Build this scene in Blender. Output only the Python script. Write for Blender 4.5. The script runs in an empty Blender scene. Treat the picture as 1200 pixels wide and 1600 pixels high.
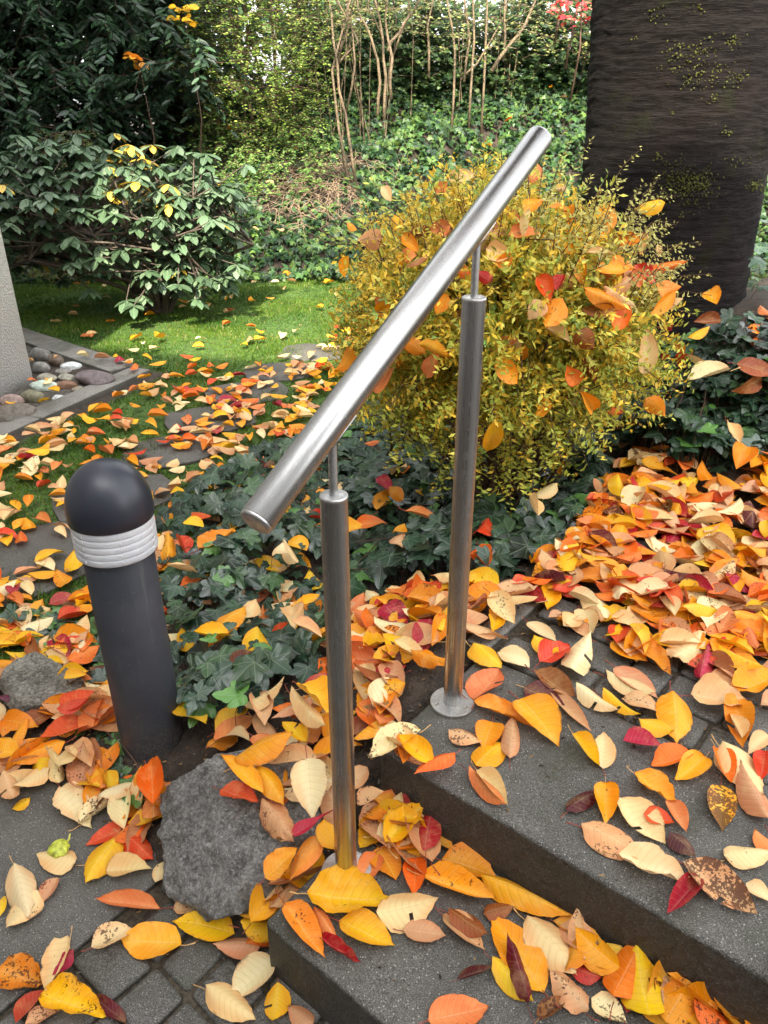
import bpy, bmesh, math, random
import numpy as np
from mathutils import Vector, Matrix, noise as mnoise

random.seed(7)
rng = np.random.default_rng(7)
R = math.radians
sc = bpy.context.scene

# ------------------------------------------------------------------ camera, sky, sun, exposure
F, TILT, CAMH = 1202.0, R(27.5), 1.5
cam_d = bpy.data.cameras.new('camera')
cam = bpy.data.objects.new('camera', cam_d)
sc.collection.objects.link(cam)
cam_d.sensor_fit = 'VERTICAL'
cam_d.sensor_height = 24
cam_d.lens = 24 * F / 1600
cam_d.clip_start = .05
cam_d.clip_end = 1000
cam.location = (0, 0, CAMH)
cam.rotation_euler = (R(90) - TILT, 0, 0)
sc.camera = cam

SUN_EL, SUN_AZ = 47.0, 185.0          # azimuth: direction the light comes from, degrees clockwise from +Y
world = bpy.data.worlds.new('World')
sc.world = world
world.use_nodes = True
wn = world.node_tree
wn.nodes.clear()
sky = wn.nodes.new('ShaderNodeTexSky')
sky.sky_type = 'NISHITA'
sky.sun_disc = False
sky.sun_elevation = R(SUN_EL)
sky.sun_rotation = R(SUN_AZ)
sky.air_density = 1.3
sky.dust_density = 3.0
hs = wn.nodes.new('ShaderNodeHueSaturation')
hs.inputs['Saturation'].default_value = .10
bg = wn.nodes.new('ShaderNodeBackground')
bg.inputs['Strength'].default_value = .15
wo = wn.nodes.new('ShaderNodeOutputWorld')
wn.links.new(sky.outputs[0], hs.inputs['Color'])
wn.links.new(hs.outputs[0], bg.inputs[0])
wn.links.new(bg.outputs[0], wo.inputs[0])

sun_d = bpy.data.lights.new('sun', 'SUN')
sun_d.energy = 2.3
sun_d.angle = R(.6)
sun_d.color = (1.0, .91, .74)
sun = bpy.data.objects.new('sun', sun_d)
sc.collection.objects.link(sun)
sdir = Vector((math.sin(R(SUN_AZ)) * math.cos(R(SUN_EL)), math.cos(R(SUN_AZ)) * math.cos(R(SUN_EL)), math.sin(R(SUN_EL))))
sun.rotation_euler = sdir.to_track_quat('Z', 'Y').to_euler()

sc.view_settings.view_transform = 'Standard'
sc.view_settings.look = 'None'
sc.view_settings.gamma = 1
sc.view_settings.exposure = 2.4
sc.view_settings.use_curve_mapping = False
sc.render.engine = 'CYCLES'
sc.cycles.max_bounces = 8
sc.cycles.use_denoising = True

# ------------------------------------------------------------------ geometry of the place
EX, EY = .779, -.627          # along the steps (to the right)
NX, NY = .627, .779           # up the steps
OX, OY = -.226, .927
Z1, Z2 = .15, .30


def st(x, y):
    dx, dy = x - OX, y - OY
    return dx * EX + dy * EY, dx * NX + dy * NY


def xy(s, t):
    return OX + s * EX + t * NX, OY + s * EY + t * NY


def S(v, a, b):
    q = np.clip((v - a) / (b - a), 0, 1)
    return q * q * (3 - 2 * q)


def H(x, y):
    x = np.asarray(x, float)
    y = np.asarray(y, float)
    s, t = st(x, y)
    h = .30 * S(s, -.8, -.02) * S(t, -.15, .75)
    h = h + .5 * S(t, 1.9, 3.0) * S(s, -1.3, -.3)
    top = 1.7 - .75 * S(-x, 1.6, 3.8)
    h = np.maximum(h, 0) * (1 - S(y, 6, 8)) + top * np.clip((y - 7.9) / 2.5, 0, 1) ** .9 + .55 * S(y, 10.4, 40) * 0
    h = h + .012 * np.sin(x * 3.1 + 1.3 * np.sin(y * 2.2)) * np.sin(y * 2.7 + x)
    b = S(y, 8.0, 8.6)
    h = h + b * .07 * np.sin(x * 4.3 + np.sin(y * 3)) * np.sin(y * 4.1 + x * 1.3)
    return h


def Hs(x, y):
    return float(H(x, y))


CT, ST_ = math.cos(TILT), math.sin(TILT)


def ray(px, py):
    a, b = (px - 600) / F, -(py - 800) / F
    return Vector((a, CT + b * ST_, -ST_ + b * CT))


def at(px, py, z=None, Y=None):
    d = ray(px, py)
    t = (z - CAMH) / d.z if z is not None else Y / d.y
    return Vector((d.x * t, d.y * t, CAMH + d.z * t))


def onto(px, py, lift=0.0):
    d = ray(px, py)
    t = .5
    while t < 30:
        p = d * t
        if CAMH + p.z < Hs(p.x, p.y) + lift:
            break
        t += .01
    return Vector((p.x, p.y, CAMH + p.z))


def proj(P):
    z = P[2] - CAMH
    dep = P[1] * CT - z * ST_
    up = P[1] * ST_ + z * CT
    return 600 + F * P[0] / dep, 800 - F * up / dep, dep


# ------------------------------------------------------------------ object helpers
def link(o):
    sc.collection.objects.link(o)
    return o


def tag(o, label=None, cat=None, group=None, kind=None):
    for k, v in (('label', label), ('category', cat), ('group', group), ('kind', kind)):
        if v:
            o[k] = v
    return o


def empty(name, loc=(0, 0, 0), label=None, cat=None, group=None, kind=None):
    o = link(bpy.data.objects.new(name, None))
    o.location = loc
    o.empty_display_size = .05
    return tag(o, label, cat, group, kind)


def obj(name, mesh, mat=None, parent=None, smooth=True, **kw):
    if mat and not mesh.materials:
        mesh.materials.append(mat)
    if smooth:
        mesh.shade_smooth()
    o = link(bpy.data.objects.new(name, mesh))
    if parent:
        o.parent = parent
        o.matrix_parent_inverse = Matrix.Translation(parent.location).inverted() if parent.type == 'EMPTY' else Matrix.Identity(4)
    return tag(o, **kw)


def mesh_np(name, V, T, col=None, uv=None):
    """triangle mesh out of numpy arrays"""
    V = np.asarray(V, np.float32)
    T = np.asarray(T, np.int32)
    m = bpy.data.meshes.new(name)
    m.vertices.add(len(V))
    m.vertices.foreach_set('co', V.ravel())
    m.loops.add(T.size)
    m.loops.foreach_set('vertex_index', T.ravel())
    m.polygons.add(len(T))
    k = T.shape[1]
    m.polygons.foreach_set('loop_start', np.arange(0, T.size, k, dtype=np.int32))
    m.polygons.foreach_set('loop_total', np.full(len(T), k, np.int32))
    m.update(calc_edges=True)
    if uv is not None:
        l = m.uv_layers.new(name='uv')
        l.data.foreach_set('uv', np.asarray(uv, np.float32)[T.ravel()].ravel())
    if col is not None:
        a = m.color_attributes.new('col', 'FLOAT_COLOR', 'POINT')
        a.data.foreach_set('color', np.asarray(col, np.float32).ravel())
    m.validate()
    return m


def scatter(tmpl, P, Rm, Sc, col):
    """copies of a small template (V,T,UV): P (N,3), Rm (N,3,3) columns = local axes, Sc (N,3), col (N,4)"""
    V, T, UV = tmpl
    N, K = len(P), len(V)
    L = V[None] * np.asarray(Sc)[:, None, :]
    W = np.einsum('nij,nkj->nki', Rm, L) + np.asarray(P)[:, None, :]
    TT = T[None] + (np.arange(N) * K)[:, None, None]
    return W.reshape(-1, 3), TT.reshape(-1, T.shape[1]), np.repeat(col, K, 0), np.tile(UV, (N, 1))


def join(parts):
    Vs, Ts, Cs, Us = [], [], [], []
    n = 0
    for V, T, C, U in parts:
        Vs.append(V); Ts.append(T + n); Cs.append(C); Us.append(U)
        n += len(V)
    return np.vstack(Vs), np.vstack(Ts), np.vstack(Cs), np.vstack(Us)


def frames(axis, normal):
    """columns x=side, y=axis, z=normal (made orthogonal)"""
    a = axis / np.linalg.norm(axis, axis=1, keepdims=True)
    n = normal - a * np.sum(a * normal, 1, keepdims=True)
    n /= np.maximum(np.linalg.norm(n, axis=1, keepdims=True), 1e-6)
    x = np.cross(a, n)
    return np.stack([x, a, n], 2)


def tube(path, radii, n=8, cap=True):
    V, T = [], []
    path = [Vector(p) for p in path]
    up = Vector((.3, .2, .93))
    for i, p in enumerate(path):
        d = (path[min(i + 1, len(path) - 1)] - path[max(i - 1, 0)]).normalized()
        x = d.cross(up)
        if x.length < 1e-3:
            x = d.cross(Vector((1, 0, 0)))
        x.normalize()
        y = d.cross(x)
        for k in range(n):
            a = 2 * math.pi * k / n
            V.append(p + (x * math.cos(a) + y * math.sin(a)) * radii[i])
    for i in range(len(path) - 1):
        for k in range(n):
            a, b = i * n + k, i * n + (k + 1) % n
            T.append((a, b, b + n)); T.append((a, b + n, a + n))
    if cap:
        for base, s in ((0, 1), ((len(path) - 1) * n, -1)):
            for k in range(1, n - 1):
                T.append((base, base + k + 1, base + k) if s > 0 else (base, base + k, base + k + 1))
    return np.array([tuple(v) for v in V]), np.array(T)


def tubes_mesh(name, L, n=4):
    """L = list of (path, radii)"""
    Vs, Ts, k = [], [], 0
    for path, rad in L:
        V, T = tube(path, rad, n, cap=False)
        Vs.append(V); Ts.append(T + k); k += len(V)
    return mesh_np(name, np.vstack(Vs), np.vstack(Ts))


def lathe(name, prof, n=64, M=None):
    V, Fc = [], []
    for r, z in prof:
        for k in range(n):
            a = 2 * math.pi * k / n
            V.append(Vector((r * math.cos(a), r * math.sin(a), z)))
    for i in range(len(prof) - 1):
        for k in range(n):
            a, b = i * n + k, i * n + (k + 1) % n
            Fc.append((a, b, b + n, a + n))
    Fc.append(tuple(range(n - 1, -1, -1)))
    Fc.append(tuple((len(prof) - 1) * n + k for k in range(n)))
    if M:
        V = [M @ v for v in V]
    m = bpy.data.meshes.new(name)
    m.from_pydata(V, [], Fc)
    m.update()
    return m


def smooth_auto(m, ang=35):
    m.shade_smooth()
    if hasattr(m, 'set_sharp_from_angle'):
        m.set_sharp_from_angle(angle=R(ang))


def block(name, poly, z0, z1, bev=.006, seg=2, rough=0.0):
    """prism over a world-space xy polygon with rounded edges"""
    bm = bmesh.new()
    vs = [bm.verts.new((x, y, z1)) for x, y in poly]
    f = bm.faces.new(vs)
    if f.normal.z < 0:
        f.normal_flip()
    r = bmesh.ops.extrude_face_region(bm, geom=[f])
    for v in [g for g in r['geom'] if isinstance(g, bmesh.types.BMVert)]:
        v.co.z = z0
    bmesh.ops.recalc_face_normals(bm, faces=bm.faces)
    if bev:
        bmesh.ops.bevel(bm, geom=[e for e in bm.edges if max(v.co.z for v in e.verts) > z0 + 1e-5], offset=bev, segments=seg, profile=.5, affect='EDGES', clamp_overlap=True)
    if rough:
        for v in bm.verts:
            q = v.co * 23
            v.co += Vector((mnoise.noise(q), mnoise.noise(q + Vector((9, 0, 0))), mnoise.noise(q + Vector((0, 7, 0))))) * rough
    m = bpy.data.meshes.new(name)
    bm.to_mesh(m)
    bm.free()
    return m


# ------------------------------------------------------------------ materials
def srgb(h):
    h = h.lstrip('#')
    c = [int(h[i:i + 2], 16) / 255 for i in (0, 2, 4)]
    return tuple(((v + .055) / 1.055) ** 2.4 if v > .04045 else v / 12.92 for v in c)


class G:
    """tiny node-graph writer"""
    def __init__(s, name):
        s.m = bpy.data.materials.new(name)
        s.m.use_nodes = True
        s.t = s.m.node_tree
        s.t.nodes.clear()
        s.out = s.t.nodes.new('ShaderNodeOutputMaterial')
        s.b = s.n('BsdfPrincipled')
        s.link(s.b.outputs[0], s.out.inputs['Surface'])

    def n(s, t, **kw):
        nd = s.t.nodes.new('ShaderNode' + t)
        for k, v in kw.items():
            if hasattr(nd, k) and not k[0].isupper():
                setattr(nd, k, v)
            else:
                nd.inputs[k.replace('_', ' ')].default_value = v
        return nd

    def link(s, a, b):
        s.t.links.new(a, b)

    def math(s, op, a, b=0.0, c=0.0, clamp=False):
        nd = s.t.nodes.new('ShaderNodeMath')
        nd.operation = op
        nd.use_clamp = clamp
        for i, v in enumerate((a, b, c)):
            if isinstance(v, (int, float)):
                nd.inputs[i].default_value = v
            else:
                s.link(v, nd.inputs[i])
        return nd.outputs[0]

    def ramp(s, v, a, b, lo=0.0, hi=1.0):
        nd = s.t.nodes.new('ShaderNodeMapRange')
        nd.interpolation_type = 'SMOOTHSTEP'
        s.link(v, nd.inputs[0])
        for i, q in enumerate((a, b, lo, hi)):
            nd.inputs[i + 1].default_value = q
        return nd.outputs[0]

    def mix(s, f, a, b, mode='MIX'):
        nd = s.t.nodes.new('ShaderNodeMix')
        nd.data_type = 'RGBA'
        nd.blend_type = mode
        for i, v in ((0, f), (6, a), (7, b)):
            if isinstance(v, (int, float)):
                nd.inputs[i].default_value = v
            elif isinstance(v, tuple):
                nd.inputs[i].default_value = (*v, 1) if len(v) == 3 else v
            else:
                s.link(v, nd.inputs[i])
        return nd.outputs[2]

    def noise(s, scale, detail=3, rough=.5, vec=None, dist=0.0):
        nd = s.n('TexNoise')
        nd.inputs['Scale'].default_value = scale
        nd.inputs['Detail'].default_value = detail
        nd.inputs['Roughness'].default_value = rough
        nd.inputs['Distortion'].default_value = dist
        if vec is None:
            vec = s.pos()
        s.link(vec, nd.inputs['Vector'])
        return nd.outputs[0]

    def pos(s):
        if not hasattr(s, '_p'):
            s._p = s.n('NewGeometry').outputs['Position']
        return s._p

    def local(s):
        return s.n('TexCoord').outputs['Object']

    def scaled(s, vec, sc3):
        nd = s.n('Mapping')
        s.link(vec, nd.inputs[0])
        nd.inputs['Scale'].default_value = sc3
        return nd.outputs[0]

    def bump(s, h, strength=.5, dist=.002, prev=None):
        nd = s.n('Bump')
        nd.inputs['Strength'].default_value = strength
        nd.inputs['Distance'].default_value = dist
        s.link(h, nd.inputs['Height'])
        if prev:
            s.link(prev, nd.inputs['Normal'])
        s.link(nd.outputs[0], s.b.inputs['Normal'])
        return nd.outputs[0]

    def base(s, c):
        s.link(c, s.b.inputs['Base Color']) if not isinstance(c, tuple) else setattr(s.b.inputs['Base Color'], 'default_value', (*c, 1))

    def rough(s, v):
        s.link(v, s.b.inputs['Roughness']) if not isinstance(v, (int, float)) else setattr(s.b.inputs['Roughness'], 'default_value', v)

    def translucent(s, color, f):
        tr = s.n('BsdfTranslucent')
        s.link(color, tr.inputs[0])
        mx = s.n('MixShader')
        mx.inputs[0].default_value = f
        s.link(s.b.outputs[0], mx.inputs[1])
        s.link(tr.outputs[0], mx.inputs[2])
        s.link(mx.outputs[0], s.out.inputs['Surface'])


def source(g, from_object):
    if from_object:
        nd = g.n('ObjectInfo')
        return nd.outputs['Color'], nd.outputs['Alpha']
    nd = g.n('Attribute', attribute_name='col')
    return nd.outputs['Color'], nd.outputs['Alpha']


def mat_fallen(from_object):
    g = G('cherry_leaf_%s' % ('single' if from_object else 'litter'))
    c, a = source(g, from_object)
    uv = g.n('UVMap').outputs[0]
    sep = g.n('SeparateXYZ')
    g.link(uv, sep.inputs[0])
    au = g.math('ABSOLUTE', sep.outputs[0])
    v = sep.outputs[1]
    mid = g.ramp(au, .02, .07, 1, 0)
    f = g.math('FRACT', g.math('MULTIPLY', g.math('SUBTRACT', v, g.math('MULTIPLY', g.math('POWER', au, 1.3), .17)), 9.0))
    side = g.ramp(g.math('ABSOLUTE', g.math('SUBTRACT', f, .5)), 0, .11, 1, 0)
    vein = g.math('MAXIMUM', mid, g.math('MULTIPLY', side, .55))
    n1 = g.noise(28, 3, .6)
    n2 = g.noise(9, 2)
    warm = g.mix(1.0, c, (1.0, .66, .5), 'MULTIPLY')
    edge = g.ramp(g.math('ADD', g.math('MULTIPLY', au, .35), n2), .56, .82)
    c1 = g.mix(g.math('MULTIPLY', edge, .6), c, warm)
    pale = g.mix(.35, c, (.95, .72, .30))
    c1 = g.mix(g.math('MULTIPLY', g.ramp(n1, .45, .75), .45), c1, pale)
    c1 = g.mix(g.math('MULTIPLY', vein, .28), c1, g.mix(.5, c, (.95, .75, .42)))
    dk = g.mix(1.0, c, (.62, .42, .35), 'MULTIPLY')
    c1 = g.mix(g.math('MULTIPLY', g.ramp(g.math('ABSOLUTE', g.math('SUBTRACT', f, .72)), 0, .2, 1, 0), .16), c1, dk)
    n3 = g.noise(170, 3, .65)
    n4 = g.noise(34, 2, .5)
    th = g.math('ADD', g.math('MULTIPLY', n3, .62), g.math('MULTIPLY', n4, .38))
    lim = g.math('SUBTRACT', .68, g.math('MULTIPLY', a, .26))
    spot = g.ramp(g.math('SUBTRACT', th, lim), 0, .035)
    c1 = g.mix(g.math('MULTIPLY', spot, .85), c1, (.075, .022, .012))
    rim = g.math('MULTIPLY', g.ramp(au, .86, 1.0), g.ramp(n4, .5, .62))
    c1 = g.mix(g.math('MULTIPLY', rim, .6), c1, (.12, .04, .015))
    g.base(c1)
    g.rough(g.ramp(n1, .3, .7, .38, .62))
    g.b.inputs['Specular IOR Level'].default_value = .32
    hgt = g.math('ADD', g.math('MULTIPLY', vein, -1.0), g.math('MULTIPLY', n1, .8))
    g.bump(hgt, .55, .0012)
    g.translucent(c1, .16)
    return g.m


def mat_foliage(name, from_object=False, veins=None, rough=.45, trans=.18, spec=.4, var=.25, nscale=14):
    g = G(name)
    c, a = source(g, from_object)
    n1 = g.noise(nscale, 3)
    c1 = g.mix(g.math('MULTIPLY', g.ramp(n1, .35, .7), var), c, g.mix(1.0, c, (1.5, 1.35, 1.3), 'MULTIPLY'))
    if veins:
        uv = g.n('UVMap').outputs[0]
        sep = g.n('SeparateXYZ')
        g.link(uv, sep.inputs[0])
        if veins == 'ivy':
            ang = g.math('ARCTAN2', sep.outputs[0], sep.outputs[1])
            ln = g.n('VectorMath', operation='LENGTH')
            g.link(uv, ln.inputs[0])
            q = g.math('ABSOLUTE', g.math('SUBTRACT', g.math('FRACT', g.math('ADD', g.math('DIVIDE', ang, R(50)), .5)), .5))
            d = g.math('MULTIPLY', g.math('MULTIPLY', q, R(50)), ln.outputs['Value'])
            vein = g.ramp(d, .006, .024, 1, 0)
            q2 = g.math('ABSOLUTE', g.math('SUBTRACT', g.math('FRACT', g.math('ADD', g.math('MULTIPLY', ln.outputs['Value'], 7.0), g.math('MULTIPLY', q, -3.0))), .5))
            v2 = g.ramp(q2, 0, .1, 1, 0)
            vein = g.math('MAXIMUM', vein, g.math('MULTIPLY', v2, .25))
        else:
            vein = g.ramp(g.math('ABSOLUTE', sep.outputs[0]), .04, .14, 1, 0)
        c1 = g.mix(g.math('MULTIPLY', vein, .42), c1, g.mix(.45, c, (.42, .55, .34)))
        g.bump(g.math('MULTIPLY', vein, -1), .4, .001)
    sp = g.ramp(g.noise(120, 2), .68, .72)
    c1 = g.mix(g.math('MULTIPLY', sp, .22), c1, (.25, .22, .10))
    g.base(c1)
    g.rough(rough)
    g.b.inputs['Specular IOR Level'].default_value = spec
    g.translucent(c1, trans)
    return g.m


def mat_concrete(name, lo, hi, speck=.35, stain_shade=True, bumpd=.0016, green=0.0):
    g = G(name)
    n0 = g.noise(3.5, 4, .6)
    n1 = g.noise(85, 5, .7)
    n2 = g.noise(330, 3, .6)
    c = g.mix(g.ramp(n1, .3, .72), (lo, lo * .90, lo * .75), (hi, hi * .93, hi * .80))
    c = g.mix(g.math('MULTIPLY', g.ramp(n0, .42, .62), .45), c, (lo * .55, lo * .54, lo * .46))
    vo = g.n('TexVoronoi', Scale=240.0)
    g.link(g.pos(), vo.inputs['Vector'])
    cell = g.n('SeparateColor')
    g.link(vo.outputs['Color'], cell.inputs[0])
    nf = g.noise(420, 3, .75)
    c = g.mix(g.math('MULTIPLY', g.ramp(nf, .46, .68), .75), c, (hi * 2.0, hi * 1.93, hi * 1.8))
    c = g.mix(g.math('MULTIPLY', g.ramp(nf, .50, .34), .7), c, (lo * .35, lo * .34, lo * .3))
    pick = g.math('MULTIPLY', g.ramp(cell.outputs[0], .66, .80), g.ramp(vo.outputs['Distance'], .15, .5, 1, 0))
    c = g.mix(g.math('MULTIPLY', g.math('MULTIPLY', pick, cell.outputs[2]), speck * 1.2), c, (.50, .48, .44))
    dark = g.math('MULTIPLY', g.ramp(cell.outputs[1], .72, .8), g.ramp(vo.outputs['Distance'], .2, .45, 1, 0))
    c = g.mix(g.math('MULTIPLY', dark, .6), c, (.015, .015, .015))
    if green:
        c = g.mix(g.math('MULTIPLY', g.ramp(g.noise(7, 4, .65), .48, .66), green), c, (.035, .045, .015))
    if stain_shade:
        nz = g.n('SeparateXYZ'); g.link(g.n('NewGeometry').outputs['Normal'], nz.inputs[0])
        dirt_shade = g.math('MULTIPLY', g.ramp(g.math('ADD', nz.outputs[2], g.math('MULTIPLY', n0, .5)), .45, .95, 1, 0), .72)  # side faces darker: riser dirt plus shade painted into the colour
        c = g.mix(dirt_shade, c, g.mix(g.ramp(n1, .35, .65), (.012, .010, .006), (.05, .044, .03)))
    g.base(c)
    g.rough(g.ramp(n1, .3, .7, .48, .8))
    g.b.inputs['Specular IOR Level'].default_value = .45
    h = g.math('ADD', g.math('MULTIPLY', n2, .8), g.math('MULTIPLY', n1, 1.2))
    h = g.math('ADD', h, g.math('MULTIPLY', pick, .35))
    g.bump(h, .7, bumpd)
    return g.m


def mat_steel(name, axis_local, rough=.24, warm=0.0, base=.62):
    g = G(name)
    v = g.scaled(g.local(), axis_local)
    n = g.noise(1.0, 4, .7, vec=v)
    n2 = g.noise(9, 3, .6, vec=g.local())
    n3 = g.noise(60, 3, .6, vec=g.local())
    c = g.mix(g.ramp(n, .35, .65), (base, base, base * .99), (base * .72, base * .715, base * .70))
    c = g.mix(g.math('MULTIPLY', g.ramp(n2, .5, .7), .25 + warm), c, (.30, .22, .13))
    g.base(c)
    g.b.inputs['Metallic'].default_value = 1
    g.rough(g.math('ADD', g.ramp(n, .3, .7, rough * .8, rough * 1.35), g.math('MULTIPLY', g.ramp(n3, .55, .75), .12)))
    g.bump(n, .25, .0004)
    return g.m


def mat_simple(name, col, rough=.5, nscale=30, var=.25, spec=.4, bump=.3, bd=.002, metallic=0, obj_col=False):
    g = G(name)
    n = g.noise(nscale, 4, .6)
    if obj_col:
        nd = g.n('ObjectInfo')
        col = nd.outputs['Color']
    lo = g.mix(1.0, col, (1 - var, 1 - var, 1 - var), 'MULTIPLY')
    hi = g.mix(1.0, col, (1 + var, 1 + var, 1 + var), 'MULTIPLY')
    g.base(g.mix(g.ramp(n, .3, .7), lo, hi))
    g.rough(rough)
    g.b.inputs['Specular IOR Level'].default_value = spec
    g.b.inputs['Metallic'].default_value = metallic
    g.bump(n, bump, bd)
    return g.m


M_FALL1, M_FALLN = mat_fallen(True), mat_fallen(False)
M_IVY1 = mat_foliage('ivy_leaf_single', True, 'ivy', .28, .06, .6, .5)
M_IVYN = mat_foliage('ivy_foliage', False, 'ivy', .42, .14, .35)
M_RHO1 = mat_foliage('rhododendron_leaf_single', True, 'mid', .36, .1, .5)
M_RHON = mat_foliage('rhododendron_foliage', False, 'mid', .36, .1, .5)
M_FOL = mat_foliage('small_foliage', False, None, .5, .25, .3)
M_GRASS = mat_foliage('turf_blades', False, None, .55, .2, .25, nscale=5)
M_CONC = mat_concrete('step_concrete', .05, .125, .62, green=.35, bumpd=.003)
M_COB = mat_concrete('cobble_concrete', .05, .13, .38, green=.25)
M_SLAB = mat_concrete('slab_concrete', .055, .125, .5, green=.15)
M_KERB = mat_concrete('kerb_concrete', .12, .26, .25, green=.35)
M_TWIG = mat_simple('twig_bark', (.10, .055, .035), .7, 60)
M_STEM = mat_simple('pale_stem_bark', (.20, .145, .09), .8, 60, .5)
M_DRY = mat_simple('dry_stems', (.28, .20, .13), .8, 50)
M_STALK = mat_simple('leaf_stalk', (1, 1, 1), .5, 80, obj_col=True)


# ------------------------------------------------------------------ ground
def coords(lo, hi, step, far):
    c = list(np.arange(lo, hi + 1e-6, step))
    o = [hi + 1, hi + 3, hi + 8, hi + 20, hi + 60, far]
    i = [lo - 1, lo - 3, lo - 8, lo - 20, lo - 60, -far]
    return np.array(i[::-1] + c + o)


gx, gy = coords(-6, 6, .06, 400), coords(-2, 13, .06, 400)
XX, YY = np.meshgrid(gx, gy)
ss, tt = st(XX, YY)
ZZ = H(XX, YY)
ZZ = ZZ - .035 * (S(-tt, -.05, .05) * S(ss, -1.4, -1.2))                      # bed of the lower paving
ZZ = np.where((ss > -.03) & (tt > -.02) & (tt < .80), np.minimum(ZZ, -.03 + .0 * ZZ), ZZ)     # room for the steps
ZZ = np.where((ss > -.04) & (tt >= .74) & (tt < 2.0), ZZ - .05, ZZ)
V = np.stack([XX, YY, ZZ], -1).reshape(-1, 3)
ny, nx = XX.shape
ii = (np.arange(ny - 1)[:, None] * nx + np.arange(nx - 1)[None]).ravel()
Q = np.stack([ii, ii + 1, ii + nx + 1, ii + nx], 1)


def is_lawn(x, y):
    s, t = st(x, y)
    edge = -1.62 + .12 * np.sin(t * 5) + .06 * np.sin(t * 13 + x)
    front = y > 1.75 + .1 * np.sin(x * 7)
    left = np.where(y < 5.9, x > -1.62 - .37 * (4.8 - y) + .22, True) | (y > 6.3 + (x + 1.5) * -.9)
    left = left | ((y > 4.85) & (y > 4.78 - (x + 1.5) * .86 + .1))
    m = (s < edge + .35 * S(t, 2.2, 3.2)) & front & (y < 7.95) & left
    far = (y > 4.6) & (x > -1) & (y < 7.95)
    near = (y > 1.75) & (y < 2.7) & (s < -1.25) & (x > -3.2)
    return m | far | (near & left)


g = G('soil_and_moss')
ca = g.n('Attribute', attribute_name='col').outputs['Color']
n1 = g.noise(20, 5, .65); n2 = g.noise(150, 3)
c = g.mix(1.0, ca, g.mix(g.ramp(n1, .3, .7), (.55, .55, .55), (1.5, 1.5, 1.5)), 'MULTIPLY')
g.base(c); g.rough(.9)
g.bump(g.math('ADD', n1, g.math('MULTIPLY', n2, .5)), .8, .02)
M_SOIL = g.m
lm = is_lawn(XX, YY).ravel()
soilc = np.tile(np.array([.045, .032, .022, 1.]), (len(V), 1))
soilc[lm] = (.06, .12, .02, 1)
ground = obj('ground', mesh_np('ground', V, Q, soilc), M_SOIL, kind='structure')

# turf
tV = np.array([[-.5, 0, 0], [.5, 0, 0], [.35, .1, .55], [0, .35, 1.0]])
tT = np.array([[0, 1, 2], [0, 2, 3]])
tU = np.zeros((4, 2))
N = 260000
px_ = rng.uniform(-4.2, .9, N); py_ = 1.7 + (8 - 1.7) * rng.uniform(0, 1, N) ** 1.35
k = is_lawn(px_, py_)
px_, py_ = px_[k], py_[k]
N = len(px_)
P = np.stack([px_, py_, H(px_, py_) - .003], 1)
ang = rng.uniform(0, 6.28, N)
ax = np.stack([np.cos(ang), np.sin(ang), rng.uniform(-.1, .1, N)], 1)
up = np.stack([rng.normal(0, .45, N), rng.normal(0, .45, N), np.ones(N)], 1)
Fr = frames(ax, up)
ln = rng.uniform(.010, .030, N) * (1 + .5 * np.sin(px_ * 6) * np.sin(py_ * 5))
Sc = np.stack([rng.uniform(.0018, .0036, N) * (1 + py_ / 5), ln, ln], 1)
mixv = np.clip(.5 + .9 * np.array([mnoise.noise(Vector((float(a_) * 2.2, float(b_) * 2.2, 0))) for a_, b_ in zip(px_, py_)]) + rng.normal(0, .22, N), 0, 1)[:, None]
colr = (1 - mixv) * np.array([.035, .10, .010]) + mixv * np.array([.12, .20, .016])
dry = rng.random(N) < .06
colr[dry] = (.30, .26, .10)
colr = np.hstack([colr, np.ones((N, 1))])
v_, t_, c_, u_ = scatter((tV, tT, tU), P, Fr, Sc, colr)
obj('lawn_grass', mesh_np('lawn_grass', v_, t_, c_), M_GRASS, smooth=False, kind='stuff', label='short mossy green lawn grass showing between the fallen leaves', cat='grass')

# ------------------------------------------------------------------ lower paving: big slab and cobbles
paving = empty('paving', kind='structure')


def poly_st(pts):
    return [xy(s, t) for s, t in pts]


obj('concrete_slab', block('concrete_slab', poly_st([(-.338, -.62), (-.338, -.02), (-.345, .03), (-.62, .05), (-1.35, -.10), (-1.5, -.5), (-1.2, -.64), (-.6, -.635)]), -.08, .0, .008, 3), M_SLAB, paving, label='large worn concrete slab left of the cobbles')
row = 0
t0 = .30
cobs = []
rr = random.Random(3)
for r_ in range(12):
    h = .108
    t1 = t0 - h
    s = -.335 + (.045 if r_ % 2 else 0.0) + .007
    if t0 > -.02:
        s = -.335 + (.05 if r_ % 2 else 0)
    while s < 1.3:
        w = rr.choice([.095, .115, .125, .10, .14])
        if t1 > -.02 and s > -.12:
            s += w
            continue
        cobs.append((s, min(s + w, 1.4), t1, t0))
        s += w
    t0 = t1
for r_ in range(3):
    for k_ in range(9):
        cobs.append((-1.6 + k_ * .125 + .03 * r_, -1.6 + (k_ + 1) * .125 + .03 * r_, -.645 - (r_ + 1) * .11, -.645 - r_ * .11))
for (a, b, c0, c1) in cobs:
    g_ = .003
    j = [rr.uniform(-.003, .003) for _ in range(8)]
    pts = [(a + g_ + j[0], c0 + g_ + j[1]), (b - g_ + j[2], c0 + g_ + j[3]), (b - g_ + j[4], c1 - g_ + j[5]), (a + g_ + j[6], c1 - g_ + j[7])]
    dz = rr.uniform(-.006, .003)
    obj('cobble', block('cobble', poly_st(pts), -.07, dz, .012, 3, .002), M_COB, paving)
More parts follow.
